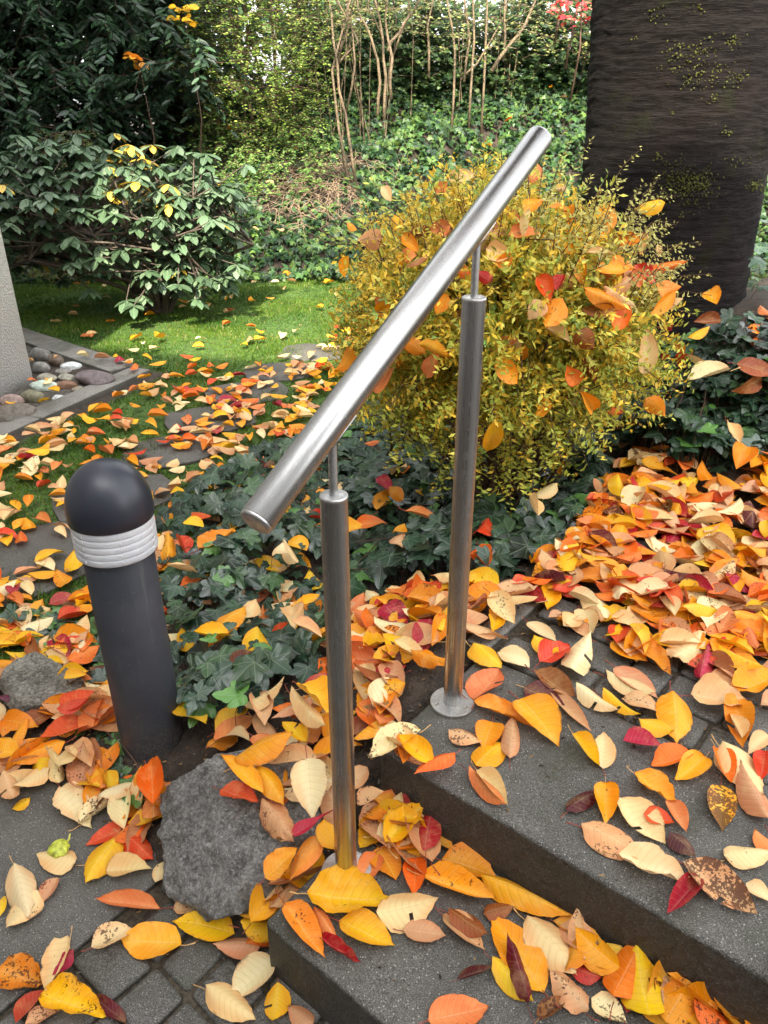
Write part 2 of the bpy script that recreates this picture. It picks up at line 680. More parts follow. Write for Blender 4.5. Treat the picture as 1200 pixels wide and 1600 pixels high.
# joint sand below
sand = obj('joint_bed', block('joint_bed', poly_st([(-1.7, -1.2), (1.5, -1.2), (1.5, .02), (-.1, .02), (-.1, .3), (-.345, .3), (-.345, .04), (-1.5, -.1)]), -.12, -.014, 0), mat_simple('joint_sand', (.06, .048, .032), .95, 90, .5, bump=.8, bd=.006), paving, smooth=False, kind='stuff')

# ------------------------------------------------------------------ the two steps
steps = empty('steps', (OX, OY, 0), kind='structure')


def step_mesh(name, s0, s1, t0_, t1_, z0, z1, res=.02):
    m = block(name, poly_st([(s0, t0_), (s1, t0_), (s1, t1_), (s0, t1_)]), z0, z1, .011, 4)
    bm = bmesh.new(); bm.from_mesh(m)
    # long faces cut up so that the arris can wander a little
    for k_ in range(1, 34):
        s = s0 + (s1 - s0) * k_ / 34
        p = xy(s, 0)
        bmesh.ops.bisect_plane(bm, geom=bm.verts[:] + bm.edges[:] + bm.faces[:], plane_co=(p[0], p[1], 0), plane_no=(EX, EY, 0))
    for v in bm.verts:
        q = Vector(v.co) * 17
        v.co += Vector((mnoise.noise(q), mnoise.noise(q + Vector((5, 0, 0))), .6 * mnoise.noise(q + Vector((0, 5, 0))))) * .0038
    bm.to_mesh(m); bm.free()
    return m


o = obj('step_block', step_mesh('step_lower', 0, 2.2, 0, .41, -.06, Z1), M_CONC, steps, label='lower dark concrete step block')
smooth_auto(o.data, 50)
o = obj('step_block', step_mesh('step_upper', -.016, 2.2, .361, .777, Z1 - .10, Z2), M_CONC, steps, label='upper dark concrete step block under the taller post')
o.data.transform(Matrix.Translation((0, 0, 0)))
smooth_auto(o.data, 50)

# upper path: cobbles and an edging stone
path = empty('path', (*xy(0, .8), .3), kind='structure')
t0 = .785
for r_ in range(11):
    s = -.005 + (.05 if r_ % 2 else 0)
    while s < 1.9:
        w = rr.choice([.11, .125, .14, .10])
        g_ = .003
        j = [rr.uniform(-.003, .003) for _ in range(8)]
        a, b, c0, c1 = s, s + w, t0, t0 + .118
        pts = [(a + g_ + j[0], c0 + g_ + j[1]), (b - g_ + j[2], c0 + g_ + j[3]), (b - g_ + j[4], c1 - g_ + j[5]), (a + g_ + j[6], c1 - g_ + j[7])]
        cx, cy = xy(s + w / 2, t0 + .06)
        obj('cobble', block('cobble', poly_st(pts), .22, .292 + rr.uniform(-.006, .003), .012, 3, .002), M_COB, path)
        s += w
    t0 += .118
for k_ in range(3):
    obj('edging_stone', block('edging_stone', poly_st([(-.085, .80 + k_ * .42), (-.018, .80 + k_ * .42), (-.018, 1.205 + k_ * .42), (-.085, 1.205 + k_ * .42)]), .15, .298, .01, 3), M_KERB, path)
obj('joint_bed', block('joint_bed', poly_st([(-.02, .78), (2.0, .78), (2.0, 2.08), (-.02, 2.08)]), .1, .279, 0), bpy.data.materials['joint_sand'], path, smooth=False, kind='stuff')

# stepping stones across the lawn
spath = empty('stepping_path', (-.9, 3.5, 0), kind='structure')
for (qx, qy, wx, wy, rz) in [(385, 614, .50, .42, .3), (440, 580, .48, .40, .2), (487, 549, .48, .42, -.1), (330, 655, .5, .42, .3), (272, 700, .5, .4, .4), (180, 775, .52, .4, .5), (95, 850, .52, .42, .5), (20, 895, .5, .4, .6)]:
    c = at(qx, qy, z=.01)
    pts = []
    for k_ in range(10):
        a = 2 * math.pi * k_ / 10
        sq = 1 / max(abs(math.cos(a)), abs(math.sin(a))) ** .7
        x_, y_ = wx / 2 * math.cos(a) * sq * rr.uniform(.92, 1.05), wy / 2 * math.sin(a) * sq * rr.uniform(.92, 1.05)
        pts.append((c.x + x_ * math.cos(rz) - y_ * math.sin(rz), c.y + x_ * math.sin(rz) + y_ * math.cos(rz)))
    obj('stone_slab', block('stone_slab', pts, -.05, Hs(c.x, c.y) + .016, .008, 2, .003), M_SLAB, spath)

# ------------------------------------------------------------------ building corner, gravel bed
W0 = Vector((-2.165, 4.60)); d1 = Vector((-.27, -.963)); d2 = Vector((-.963, .27))
g = G('white_stucco')
n1 = g.noise(70, 4, .6); n2 = g.noise(240, 2)
vo = g.n('TexVoronoi', Scale=90.0); g.link(g.pos(), vo.inputs['Vector'])
n0 = g.noise(2.5, 4)
c = g.mix(g.ramp(n0, .4, .7), (.88, .88, .89), (.82, .82, .83))
sepp = g.n('SeparateXYZ'); g.link(g.pos(), sepp.inputs[0])
low = g.math('MULTIPLY', g.ramp(g.math('ADD', sepp.outputs[2], g.math('MULTIPLY', n1, .12)), .06, .16, 1, 0), .55)
c = g.mix(low, c, (.30, .27, .20))
g.base(c); g.rough(.85)
g.bump(g.math('ADD', g.math('MULTIPLY', vo.outputs['Distance'], 1.2), n1), .55, .006)
wall = empty('building', (W0.x, W0.y, 0), 'white roughcast house corner standing in its bed of river stones at the lawn edge', 'building')
a = W0; b = W0 + d1 * 8; c_ = b + d2 * 7; d = W0 + d2 * 7
obj('wall', block('building_wall', [tuple(a), tuple(b), tuple(c_), tuple(d)], -.1, 8.2, .012, 2), g.m, wall)
b2 = [b + d1 * .02, b + Vector((11.5, -3.0)), b + Vector((9.5, -10)), b + Vector((-2, -7))]
obj('wall', block('added_shade_wing', [tuple(q) for q in b2], -.1, 9.6, .012, 2), g.m, wall)  # added wing out of view behind the camera, blocks sun from the foreground
off = (d1 + d2) * -.35
obj('eaves', block('building_eaves', [tuple(a - d1 * .4 - d2 * .4), tuple(b + d1 * .4 - d2 * .4), tuple(c_ + d1 * .4 + d2 * .4), tuple(d - d1 * .4 + d2 * .4)], 8.2, 8.4, .01, 1), mat_simple('eaves_paint', (.55, .55, .54), .6), wall, smooth=False)

kerb = empty('kerb', (-1.5, 4.78, 0), kind='structure')
KC = Vector((-1.50, 4.80)); k1 = (Vector((-2.75, 5.87)) - KC).normalized(); k2 = (Vector((-2.0, 3.55)) - KC).normalized()


def kerb_run(o0, dirv, nrm, total, piece, w):
    s = 0
    while s < total:
        e = min(s + piece, total)
        p0, p1 = o0 + dirv * (s + .003), o0 + dirv * (e - .003)
        obj('kerb_stone', block('kerb_stone', [tuple(p0), tuple(p1), tuple(p1 + nrm * w), tuple(p0 + nrm * w)], -.12, .035, .008, 2, .002), M_KERB, kerb)
        s = e


kn1 = Vector((-k1.y, k1.x)); kn1 = kn1 if kn1.dot(W0 - KC) > 0 else -kn1
kn2 = Vector((-k2.y, k2.x)); kn2 = kn2 if kn2.dot(W0 - KC) > 0 else -kn2
kerb_run(KC, k2, kn2, 4.0, .95, .15)
kerb_run(KC + kn2 * .0 + k1 * .16, k1, kn1, 3.0, .95, .19)
# gravelly bed between kerb and wall
bed = block('bed', [tuple(KC + kn2 * .1), tuple(KC + k2 * 4 + kn2 * .1), tuple(W0 + d1 * 4), tuple(W0), tuple(W0 + d2 * 2), tuple(KC + k1 * 3 + kn1 * .1)], -.1, .008, 0)
obj('gravel_bed', bed, mat_simple('fine_gravel', (.09, .08, .065), .95, 60, .5, bump=1, bd=.01), kind='structure', smooth=False)


def rock_mesh(name, rad, seed, sub=4, amp=.18, cuts=7, fine=.02, flat=None, dmin=.62, dmax=.86, hard=.88):
    bm = bmesh.new()
    bmesh.ops.create_icosphere(bm, subdivisions=sub, radius=1)
    r2 = random.Random(seed)
    planes = []
    for _ in range(cuts):
        n = Vector((r2.gauss(0, 1), r2.gauss(0, 1), r2.gauss(0, .7))).normalized()
        planes.append((n, r2.uniform(dmin, dmax)))
    if flat:
        planes.append((Vector((0, 0, 1)), flat))
    sh = Vector((seed * 3.7, seed * 1.3, 0))
    for v in bm.verts:
        p = v.co.copy()
        p *= 1 + amp * mnoise.noise(p * 1.3 + sh)
        for n, d in planes:
            q = p.dot(n)
            if q > d:
                p -= n * (q - d) * hard
        dn = p.normalized()
        p += dn * fine * (mnoise.fractal(p * 5 + sh, .8, 2.1, 5))
        p += dn * fine * .5 * abs(mnoise.noise(p * 11 + sh))
        v.co = Vector((p.x * rad[0], p.y * rad[1], p.z * rad[2]))
    m = bpy.data.meshes.new(name)
    bm.to_mesh(m); bm.free()
    return m


def mat_rock(name, c1, c2, sc_=12, rough=.7, bd=.006):
    g = G(name)
    v = g.pos()
    n1 = g.noise(sc_, 6, .68, dist=.6); n2 = g.noise(sc_ * 9, 4, .7); n3 = g.noise(sc_ * .5, 3)
    vv = g.scaled(v, (1, 1, 2.6))
    n5 = g.noise(sc_ * 2.2, 5, .7, vec=vv, dist=1.4)
    c = g.mix(g.ramp(n1, .32, .68), c1, c2)
    c = g.mix(g.math('MULTIPLY', g.ramp(n2, .5, .75), .4), c, tuple(min(1, q * 2.1) for q in c2))
    crack = g.ramp(g.math('ABSOLUTE', g.math('SUBTRACT', n5, .5)), 0, .02, 1, 0)
    c = g.mix(g.math('MULTIPLY', crack, .45), c, tuple(q * .35 for q in c1))
    c = g.mix(g.math('MULTIPLY', g.ramp(n3, .58, .72), .25), c, (.07, .075, .04))
    n7 = g.noise(130, 4, .8)
    c = g.mix(g.math('MULTIPLY', g.ramp(n7, .5, .66), .45), c, tuple(min(1, q * 1.8) for q in c2))
    c = g.mix(g.math('MULTIPLY', g.ramp(n7, .48, .34), .5), c, tuple(q * .4 for q in c1))
    g.base(c); g.rough(rough)
    g.bump(g.math('ADD', g.math('MULTIPLY', n2, .5), g.math('ADD', n1, g.math('ADD', n5, g.math('MULTIPLY', crack, -.4)))), 1.0, bd)
    return g.m


M_ROCKA = mat_rock('grey_rock', (.15, .145, .13), (.46, .44, .41), 22, bd=.02)
M_ROCKL = mat_rock('brownish_rock', (.09, .08, .06), (.26, .24, .20), 16)
M_PEB = mat_simple('river_stone', (1, 1, 1), .55, 40, .3, obj_col=True, bump=.5, bd=.004)

stones = [(61, 553, 34, 22, '7C7A74', 'long grey river stone farthest back beside the white wall'),
          (87, 563, 26, 24, '6B5D4F', 'upright brown river stone behind the white-flecked one'),
          (62, 574, 26, 20, '85827C', 'squarish grey river stone against the wall, third from the back'),
          (72, 588, 34, 14, '8C8778', 'flat buff river stone just behind the pale green one'),
          (110, 570, 30, 13, 'C9CCCB', 'white and grey flecked river stone next to the kerb'),
          (98, 578, 26, 9, '807B73', 'thin grey river stone in front of the white-flecked one'),
          (102, 587, 30, 11, '8E8A7C', 'low oval grey river stone in the middle of the bed'),
          (103, 599, 34, 13, '7A5B48', 'rusty brown river stone in the middle of the bed'),
          (146, 592, 62, 27, '6A5F5F', 'large purplish stone filling the corner inside the kerb'),
          (67, 601, 40, 18, 'B9C7BA', 'smooth pale green oval stone touching the foot of the wall'),
          (49, 617, 36, 22, '77745F', 'olive brown tilted stone in front of the pale green one'),
          (94, 619, 28, 10, 'C4C6C4', 'whitish flat river stone beside the near kerb'),
          (18, 622, 34, 18, 'A38D85', 'pinkish grey stone under the white wall at the picture edge'),
          (26, 643, 58, 26, '6E655C', 'big brown slab-like stone nearest to the near kerb'),
          (122, 606, 22, 11, '8A8170', 'small grey-brown stone between the rusty and the large purplish stone'),
          (2, 655, 40, 20, '5E5850', 'dark stone cut off by the left picture edge')]
for i, (cx, cy, w, h, hx, lab) in enumerate(stones):
    p = at(cx, cy + h * .3, z=.02)
    dep = proj(p)[2]
    rx = w / 2 * dep / F * 1.12
    ry = rx * .62
    rz = h / 2 * dep / F * 1.05
    o = obj('river_stone', rock_mesh('river_stone', (rx, ry, rz), i + 11, 3, .18, 4, .015), M_PEB, label=lab, cat='stone', group='river stones in the bed by the wall')
    o.location = (p.x, p.y + ry * .3, rz * .75)
    o.rotation_euler = (0, 0, random.uniform(-.4, .4))
    o.color = (*srgb(hx), 1)
pebV, pebT, _ = None, None, None

rockA = obj('rock', rock_mesh('rock_large', (.20, .205, .175), 21, 6, .34, 10, .06, .80, .64, .88, .86), M_ROCKA, label='large rough grey rock wedged between the bollard and the lower step', cat='rock', group='rocks edging the ivy bed')
rockA.location = (-.335, 1.235, .04)
rockA.rotation_euler = (R(8), R(-6), R(28))
rockL = obj('rock', rock_mesh('rock_small', (.14, .12, .115), 8, 6, .2, 9, .04, .55, .55, .8, .97), M_ROCKL, label='flat-topped pale rock half under ivy to the left of the bollard', cat='rock', group='rocks edging the ivy bed')
rockL.location = (-.965, 1.735, .01)
rockL.rotation_euler = (R(6), R(4), R(-24))

# soil crumbs, leaf scraps and grit on the bare earth and in the corners
n = 16000
cx_ = rng.uniform(-1.7, 1.6, n); cy_ = rng.uniform(.5, 3.2, n)
s1, t1_ = st(cx_, cy_)
on_b = (s1 > -.016) & (t1_ > .361) & (t1_ < .79)
on_a = (s1 > 0) & (t1_ > 0) & (t1_ <= .361)
on_p = (t1_ < 0) | ((s1 > -.34) & (s1 < 0) & (t1_ < .06))
zc_ = np.where(on_b, Z2, np.where(on_a, Z1, np.where(on_p, -.004, H(cx_, cy_) + .002)))
zc_ = np.where((s1 > -.03) & (t1_ >= .79) & (t1_ < 2), .286, zc_)
keep = (~on_b | (rng.random(n) < .10)) & (~on_a | (t1_ > .33) | (rng.random(n) < .12)) & (~((t1_ < 0)) | (rng.random(n) < .35))
P = np.stack([cx_, cy_, zc_ + .001], 1)[keep]
n = len(P)
cc = np.array([(.10, .06, .03), (.05, .035, .02), (.20, .12, .05), (.32, .2, .09), (.12, .11, .09), (.03, .02, .012)])
col = np.hstack([cc[rng.integers(0, 6, n)], np.ones((n, 1))])
crumb = (np.array([[-.5, -.5, 0], [.5, -.4, 0], [.4, .5, 0], [-.4, .45, 0], [.05, 0, .6]]), np.array([[0, 1, 4], [1, 2, 4], [2, 3, 4], [3, 0, 4]]), np.zeros((5, 2)))
a = scatter(crumb, P, frames(rng.normal(0, 1, (n, 3)) * [1, 1, .2], rng.normal(0, .3, (n, 3)) + [0, 0, 1]), np.stack([rng.uniform(.002, .006, n), rng.uniform(.003, .014, n), rng.uniform(.002, .006, n)], 1), col)
obj('soil_crumbs', mesh_np('soil_crumbs', a[0], a[1], a[2]), M_FOL, smooth=False, kind='stuff', label='brown crumbs of soil and leaf scraps on bare earth and in corners', cat='soil')

# ------------------------------------------------------------------ handrail
P0 = Vector((-.075, 1.029)); P1 = Vector((.156, 1.356))
A = Vector((-.168, .896, 1.021)); B = Vector((.277, 1.532, 1.456))
hr = empty('handrail', (P0.x, P0.y, Z1), 'brushed stainless steel handrail sloping up over the two concrete steps', 'handrail')
M_RAIL = mat_steel('brushed_steel_rail', (3000, 3000, 2.0), .27, 0.02, .50)
M_POST = mat_steel('brushed_steel_post', (260, 260, 1.5), .30, .12, .50)
M_FLAN = mat_steel('dull_flange_steel', (60, 60, 60), .42, .0, .62)
axis = (B - A).normalized(); Lr = (B - A).length
rot = axis.to_track_quat('Z', 'Y').to_matrix().to_4x4()
rr_ = .0241
rail = lathe('rail_tube', [(rr_ - .0006, 0.0), (rr_, .0008), (rr_, Lr - .0008), (rr_ - .0006, Lr)], 72)
o = obj('rail_tube', rail, M_RAIL, hr); smooth_auto(o.data, 40)
o.matrix_parent_inverse = Matrix.Translation(hr.location).inverted()
o.matrix_basis = Matrix.Translation(A) @ rot
for nm, end, sgn in (('end_cap', A, -1), ('end_cap', B, 1)):
    pr = [(rr_ - .0008, .0), (rr_ - .0003, .0012), (rr_ - .0010, .0036), (rr_ - .0032, .0056), (rr_ - .0075, .0066), (.002, .0070)]
    m = lathe('end_cap', pr, 72)
    c = obj('end_cap', m, M_FLAN, o, label='domed cap closing the lower end' if sgn < 0 else 'domed cap closing the upper end')
    c.matrix_parent_inverse = Matrix.Identity(4)
    c.matrix_basis = Matrix.Translation((0, 0, 0)) @ Matrix.Rotation(math.pi, 4, 'X') if sgn < 0 else Matrix.Translation((0, 0, Lr))
    smooth_auto(c.data, 60)


def local_child(o, parent, M):
    o.matrix_parent_inverse = Matrix.Identity(4)
    o.matrix_basis = M


for (p, z0, ztop, lab) in ((P0, Z1, .991, 'lower'), (P1, Z2, 1.212, 'upper')):
    r = .0212
    post = obj('post', lathe('post', [(r, 0), (r, ztop - z0 - .003)], 64), M_POST, hr, label='%s round steel post' % lab)
    smooth_auto(post.data, 40)
    local_child(post, hr, Matrix.Translation((p.x - P0.x, p.y - P0.y, z0 - Z1)))
    cap = obj('post_cap', lathe('post_cap', [(r, ztop - z0 - .0028), (r + .0006, ztop - z0 - .0015), (r + .0004, ztop - z0 + .0016), (r - .0012, ztop - z0 + .0030), (.004, ztop - z0 + .0032)], 64), M_FLAN, post)
    smooth_auto(cap.data, 50); local_child(cap, post, Matrix.Identity(4))
    dd = Vector((p.x - A.x, p.y - A.y)).length / Vector((B.x - A.x, B.y - A.y)).length
    zr = A.z + (B.z - A.z) * dd - rr_ / math.cos(math.asin(axis.z))
    pin = obj('support_pin', lathe('support_pin', [(.0066, ztop - z0), (.0066, zr - z0 - .002)], 32), M_FLAN, post)
    smooth_auto(pin.data, 40); local_child(pin, post, Matrix.Identity(4))
    # saddle plate curved round the underside of the rail
    bm = bmesh.new()
    nseg, hw, hl, th = 14, .95, .034, .0026
    grid = []
    for sd in (0, 1):
        for i in range(2):
            for k_ in range(nseg + 1):
                a_ = -math.pi / 2 + (k_ / nseg - .5) * 2 * hw * .62
                rad = rr_ + .0002 + sd * th
                grid.append(bm.verts.new((rad * math.cos(a_), rad * math.sin(a_), (-hl, hl)[i])))
    n1_ = nseg + 1
    for k_ in range(nseg):
        bm.faces.new((grid[k_], grid[k_ + 1], grid[n1_ + k_ + 1], grid[n1_ + k_]))
        bm.faces.new((grid[2 * n1_ + k_], grid[3 * n1_ + k_], grid[3 * n1_ + k_ + 1], grid[2 * n1_ + k_ + 1]))
        bm.faces.new((grid[k_], grid[2 * n1_ + k_], grid[2 * n1_ + k_ + 1], grid[k_ + 1]))
        bm.faces.new((grid[n1_ + k_], grid[n1_ + k_ + 1], grid[3 * n1_ + k_ + 1], grid[3 * n1_ + k_]))
    for k_ in (0, nseg):
        bm.faces.new((grid[k_], grid[n1_ + k_], grid[3 * n1_ + k_], grid[2 * n1_ + k_]))
    bmesh.ops.recalc_face_normals(bm, faces=bm.faces)
    m = bpy.data.meshes.new('saddle_plate'); bm.to_mesh(m); bm.free()
    sad = obj('saddle_plate', m, M_FLAN, hr)
    zax = axis; xax = Vector((axis.y, -axis.x, 0)).normalized(); yax = zax.cross(xax)
    if yax.z < 0:
        yax = -yax; xax = -xax
    Mx = Matrix(((xax.x, yax.x, zax.x, 0), (xax.y, yax.y, zax.y, 0), (xax.z, yax.z, zax.z, 0), (0, 0, 0, 1)))
    cpt = A + (B - A) * dd
    local_child(sad, hr, Matrix.Translation(cpt - Vector(hr.location)) @ Mx)
    fl = obj('flange', lathe('flange', [(.050, .0005), (.0505, .002), (.0505, .0075), (.0495, .009), (.0225, .0092), (.0222, .0105), (.0213, .0105)], 72), M_FLAN, hr, label='round base flange of the %s post' % lab)
    smooth_auto(fl.data, 30); local_child(fl, hr, Matrix.Translation((p.x - P0.x, p.y - P0.y, z0 - Z1)))
    for k_ in range(3):
        a_ = R(-155 + k_ * 120 - 5) if lab == 'upper' else R(-150 + k_ * 120)
        bm = bmesh.new()
        bmesh.ops.create_cone(bm, cap_ends=True, segments=20, radius1=.0058, radius2=.0046, depth=.0024)
        m = bpy.data.meshes.new('screw'); bm.to_mesh(m); bm.free()
        s_ = obj('screw', m, mat_steel('screw_steel', (90, 90, 90), .3, 0, .7) if 'screw_steel' not in bpy.data.materials else bpy.data.materials['screw_steel'], fl)
        smooth_auto(s_.data, 30)
        local_child(s_, fl, Matrix.Translation((.0375 * math.cos(a_), .0375 * math.sin(a_), .0098)))
        # slot cut shown as a narrow groove ring: a small dark recess bar
        bar = block('screw_slot', [(-.0046, -.0007), (.0046, -.0007), (.0046, .0007), (-.0046, .0007)], .0002, .00145, 0)
        bar.materials.append(bpy.data.materials['joint_sand'])
        # joined into the screw mesh so that the thing stays three levels deep
        bmj = bmesh.new(); bmj.from_mesh(s_.data)
        nf = len(bmj.faces)
        bmj.from_mesh(bar)
        for f_ in list(bmj.faces)[nf:]:
            f_.material_index = 1
        bmj.to_mesh(s_.data); bmj.free()
        s_.data.materials.append(bpy.data.materials['joint_sand'])
        s_.rotation_euler.z = rr.uniform(0, 3)

# ------------------------------------------------------------------ bollard light
BX, BY = -.618, 1.545
bol = empty('bollard_light', (BX, BY, 0), 'dark grey bollard lamp with black dome and ribbed clear lens left of the steps', 'bollard light')
g = G('anthracite_powder_coat')
n1 = g.noise(9, 4, .6); n2 = g.noise(420, 2); n3 = g.noise(160, 2)
c = g.mix(g.ramp(n1, .4, .7), (.030, .033, .042), (.042, .044, .052))
c = g.mix(g.math('MULTIPLY', g.ramp(n3, .72, .76), .35), c, (.25, .24, .22))
c = g.mix(g.math('MULTIPLY', g.ramp(g.noise(25, 4, .7), .62, .75), .16), c, (.16, .14, .11))
sp_ = g.n('SeparateXYZ'); g.link(g.local(), sp_.inputs[0])
foot = g.math('MULTIPLY', g.ramp(g.math('ADD', sp_.outputs[2], g.math('MULTIPLY', g.noise(30, 4, .7), .16)), .10, .24, 1, 0), .55)
c = g.mix(g.math('MULTIPLY', foot, g.ramp(g.noise(190, 3, .7), .42, .6)), c, (.15, .12, .08))
streak = g.noise(1, 4, .7, vec=g.scaled(g.local(), (55, 55, 5)))
c = g.mix(g.math('MULTIPLY', g.ramp(streak, .56, .72), .25), c, (.12, .12, .115))
g.base(c); g.rough(.5); g.b.inputs['Specular IOR Level'].default_value = .4
g.bump(n2, .25, .0006)
M_BOL = g.m
g = G('black_dome_coat')
g.base(g.mix(g.ramp(g.noise(6, 3), .3, .7), (.018, .021, .032), (.024, .027, .04))); g.rough(.36); g.b.inputs['Specular IOR Level'].default_value = .55
g.bump(g.noise(500, 2), .12, .0004)
M_DOME = g.m
body = obj('post', lathe('bollard_post', [(.0805, -.05), (.0805, .600), (.079, .602)], 72), M_BOL, bol)
local_child(body, bol, Matrix.Identity(4)); smooth_auto(body.data, 40)
# lens: five bulging rings, clear ribbed plastic over a pale core
pr = [(.082, .600), (.0885, .601)]
z = .602
for k_ in range(5):
    h = .0162
    for q in range(0, 9):
        a_ = math.pi * q / 8
        pr.append((.0900 + .0022 * max(math.sin(a_), 0) ** .35, z + h * q / 8))
    z += h
pr.append((.088, z + .001))
g = G('ribbed_clear_lens')
g.base(g.mix(g.ramp(g.noise(18, 4, .6), .35, .7), (.93, .94, .97), (.80, .82, .86)))
g.rough(.28); g.b.inputs['Transmission Weight'].default_value = .45; g.b.inputs['IOR'].default_value = 1.3
g.b.inputs['Subsurface Weight'].default_value = .2; g.b.inputs['Subsurface Radius'].default_value = (.01, .01, .01)
g.bump(g.noise(110, 3), .3, .001)
lens = obj('lens', lathe('lens', pr, 96), g.m, bol)
local_child(lens, bol, Matrix.Identity(4)); lens.data.shade_smooth()
core = obj('lamp_core', lathe('lamp_core', [(.055, .59), (.055, .69)], 32), mat_simple('lamp_reflector', (.75, .76, .78), .35, 30, .1), bol)
local_child(core, bol, Matrix.Identity(4)); smooth_auto(core.data)
for k_ in range(5):
    for aa in (-118, -64, -10, 170):
        a_ = R(aa)
        rad = .0921
        zc = .602 + .0162 * (k_ + .5)
        m = block('seam', [(-.0009, -.0012), (.0009, -.0012), (.0009, .0012), (-.0009, .0012)], -.0052, .0052, .0004, 1)
        if aa == -118 or aa == -64 or True:
            s_ = obj('moulding_seam', m, bpy.data.materials.get('seam_plastic') or mat_simple('seam_plastic', (.9, .9, .92), .15, 30, .05), lens)
            local_child(s_, lens, Matrix.Translation((rad * math.cos(a_), rad * math.sin(a_), zc)) @ Matrix.Rotation(a_ + math.pi / 2, 4, 'Z') @ Matrix.Rotation(R(12 if aa < -100 else -8), 4, 'Y'))
zb = .685
pr = [(.086, zb + .003), (.0925, zb), (.0948, zb + .003)]
for k_ in range(1, 25):
    a_ = math.pi / 2 * k_ / 24
    pr.append((max(.0948 * math.cos(a_) ** .92, .0008), zb + .026 + .110 * math.sin(a_)))
pr.insert(3, (.0950, zb + .028))
dome = obj('dome', lathe('dome', pr, 96), M_DOME, bol)
local_child(dome, bol, Matrix.Identity(4)); smooth_auto(dome.data, 50)

# ------------------------------------------------------------------ cherry tree
TX, TY = 1.265, 3.6
tree = empty('cherry_tree', (TX, TY, .45), 'thick dark cherry trunk with horizontal bark ridges behind the yellow bush', 'tree')
NU, NV = 240, 760
V, T = [], []
zt = np.linspace(.1, 4.4, NV)
for j, z in enumerate(zt):
    f = (z - .5)
    flare = .10 * math.exp(-max(f, 0) * 5)
    rad0 = .368 + flare * .55 + .012 * max(z - .6, 0)
    cx = TX - .045 * (z - .6)
    cy = TY
    for i in range(NU):
        a = 2 * math.pi * i / NU
        ca_, sa_ = math.cos(a), math.sin(a)
        p = Vector((ca_ * 1.4, sa_ * 1.4, z * 1.0))
        lob = .012 * mnoise.noise(p) + flare * .35 * math.sin(a * 5 + 1)
        wob = .018 * mnoise.noise(Vector((ca_ * 2, sa_ * 2, z * .8)))
        zz = z + wob * 1.2
        ridge = mnoise.fractal(Vector((ca_ * 1.6, sa_ * 1.6, zz * 44)), .9, 2.2, 3)
        r2_ = mnoise.noise(Vector((ca_ * 9, sa_ * 9, zz * 60)))
        crack = max(0, mnoise.noise(Vector((ca_ * 1.2, sa_ * 1.2, zz * 13 + 7))) - .25)
        r_ = rad0 + lob + .0042 * ridge + .0025 * r2_ - .012 * crack
        V.append((cx + r_ * ca_, cy + r_ * sa_, z))
V = np.array(V)
iv = (np.arange(NV - 1)[:, None] * NU + np.arange(NU)[None]).ravel()
ivn = (np.arange(NV - 1)[:, None] * NU + (np.arange(NU)[None] + 1) % NU).ravel()
Q = np.stack([iv, ivn, ivn + NU, iv + NU], 1)
g = G('cherry_bark')
v = g.scaled(g.pos(), (15, 15, 120))
n1 = g.noise(1, 6, .75, vec=v, dist=.15)
n2 = g.noise(1, 4, .7, vec=g.scaled(g.pos(), (26, 26, 210)))
n3 = g.noise(3, 4, .6)
n4 = g.noise(160, 3, .65)
c = g.mix(g.ramp(n1, .34, .66), (.006, .005, .005), (.024, .020, .019))
c = g.mix(g.math('MULTIPLY', g.ramp(n2, .5, .72), .35), c, (.030, .026, .023))
c = g.mix(g.math('MULTIPLY', g.ramp(n3, .52, .68), .45), c, (.030, .020, .018))
c = g.mix(g.math('MULTIPLY', g.ramp(g.noise(38, 3), .70, .76), .4), c, (.08, .08, .07))
c = g.mix(g.math('MULTIPLY', g.ramp(g.noise(5.5, 5, .7), .56, .68), .45), c, (.022, .026, .008))
g.b.inputs['Specular IOR Level'].default_value = .12
g.base(c); g.rough(.9)
g.bump(g.math('ADD', n1, g.math('ADD', g.math('MULTIPLY', n2, .6), g.math('MULTIPLY', n4, .35))), 1.0, .012)
M_BARK = g.m
tr = obj('trunk', mesh_np('trunk', V, Q), M_BARK, tree)
# moss tufts sitting on the bark
moss_px = [(1120, 75, 22, 60), (1100, 115, 40, 130), (1140, 110, 10, 25), (1165, 65, 16, 40), (1170, 120, 18, 50), (1133, 155, 10, 24), (1075, 290, 45, 420), (1105, 285, 30, 180), (1118, 12, 10, 20), (1045, 20, 26, 26), (1040, 245, 7, 22), (1150, 205, 12, 20), (1185, 290, 14, 90), (1172, 575, 20, 40), (925, 68, 6, 30), (1075, 340, 8, 14), (1025, 298, 6, 14), (1085, 80, 30, 70), (1010, 60, 10, 6), (1065, 180, 8, 8), (1165, 250, 20, 30)]
MP, MN = [], []
for (cx, cy, rad, n) in moss_px:
    for _ in range(int(n * 1.2)):
        q = (cx + random.gauss(0, rad * .5), cy + random.gauss(0, rad * .38))
        d = ray(*q)
        # hit a vertical cylinder
        ox, oy = TX - .03, TY
        aa = d.x ** 2 + d.y ** 2; bb = -2 * (d.x * ox + d.y * oy); cc = ox ** 2 + oy ** 2 - .385 ** 2
        disc = bb * bb - 4 * aa * cc
        if disc < 0:
            continue
        tq = (-bb - math.sqrt(disc)) / (2 * aa)
        p = d * tq
        MP.append((p.x, p.y, CAMH + p.z)); nn = Vector((p.x - ox, p.y - oy, 0)).normalized(); MN.append(tuple(nn))
MP = np.array(MP); MN = np.array(MN)
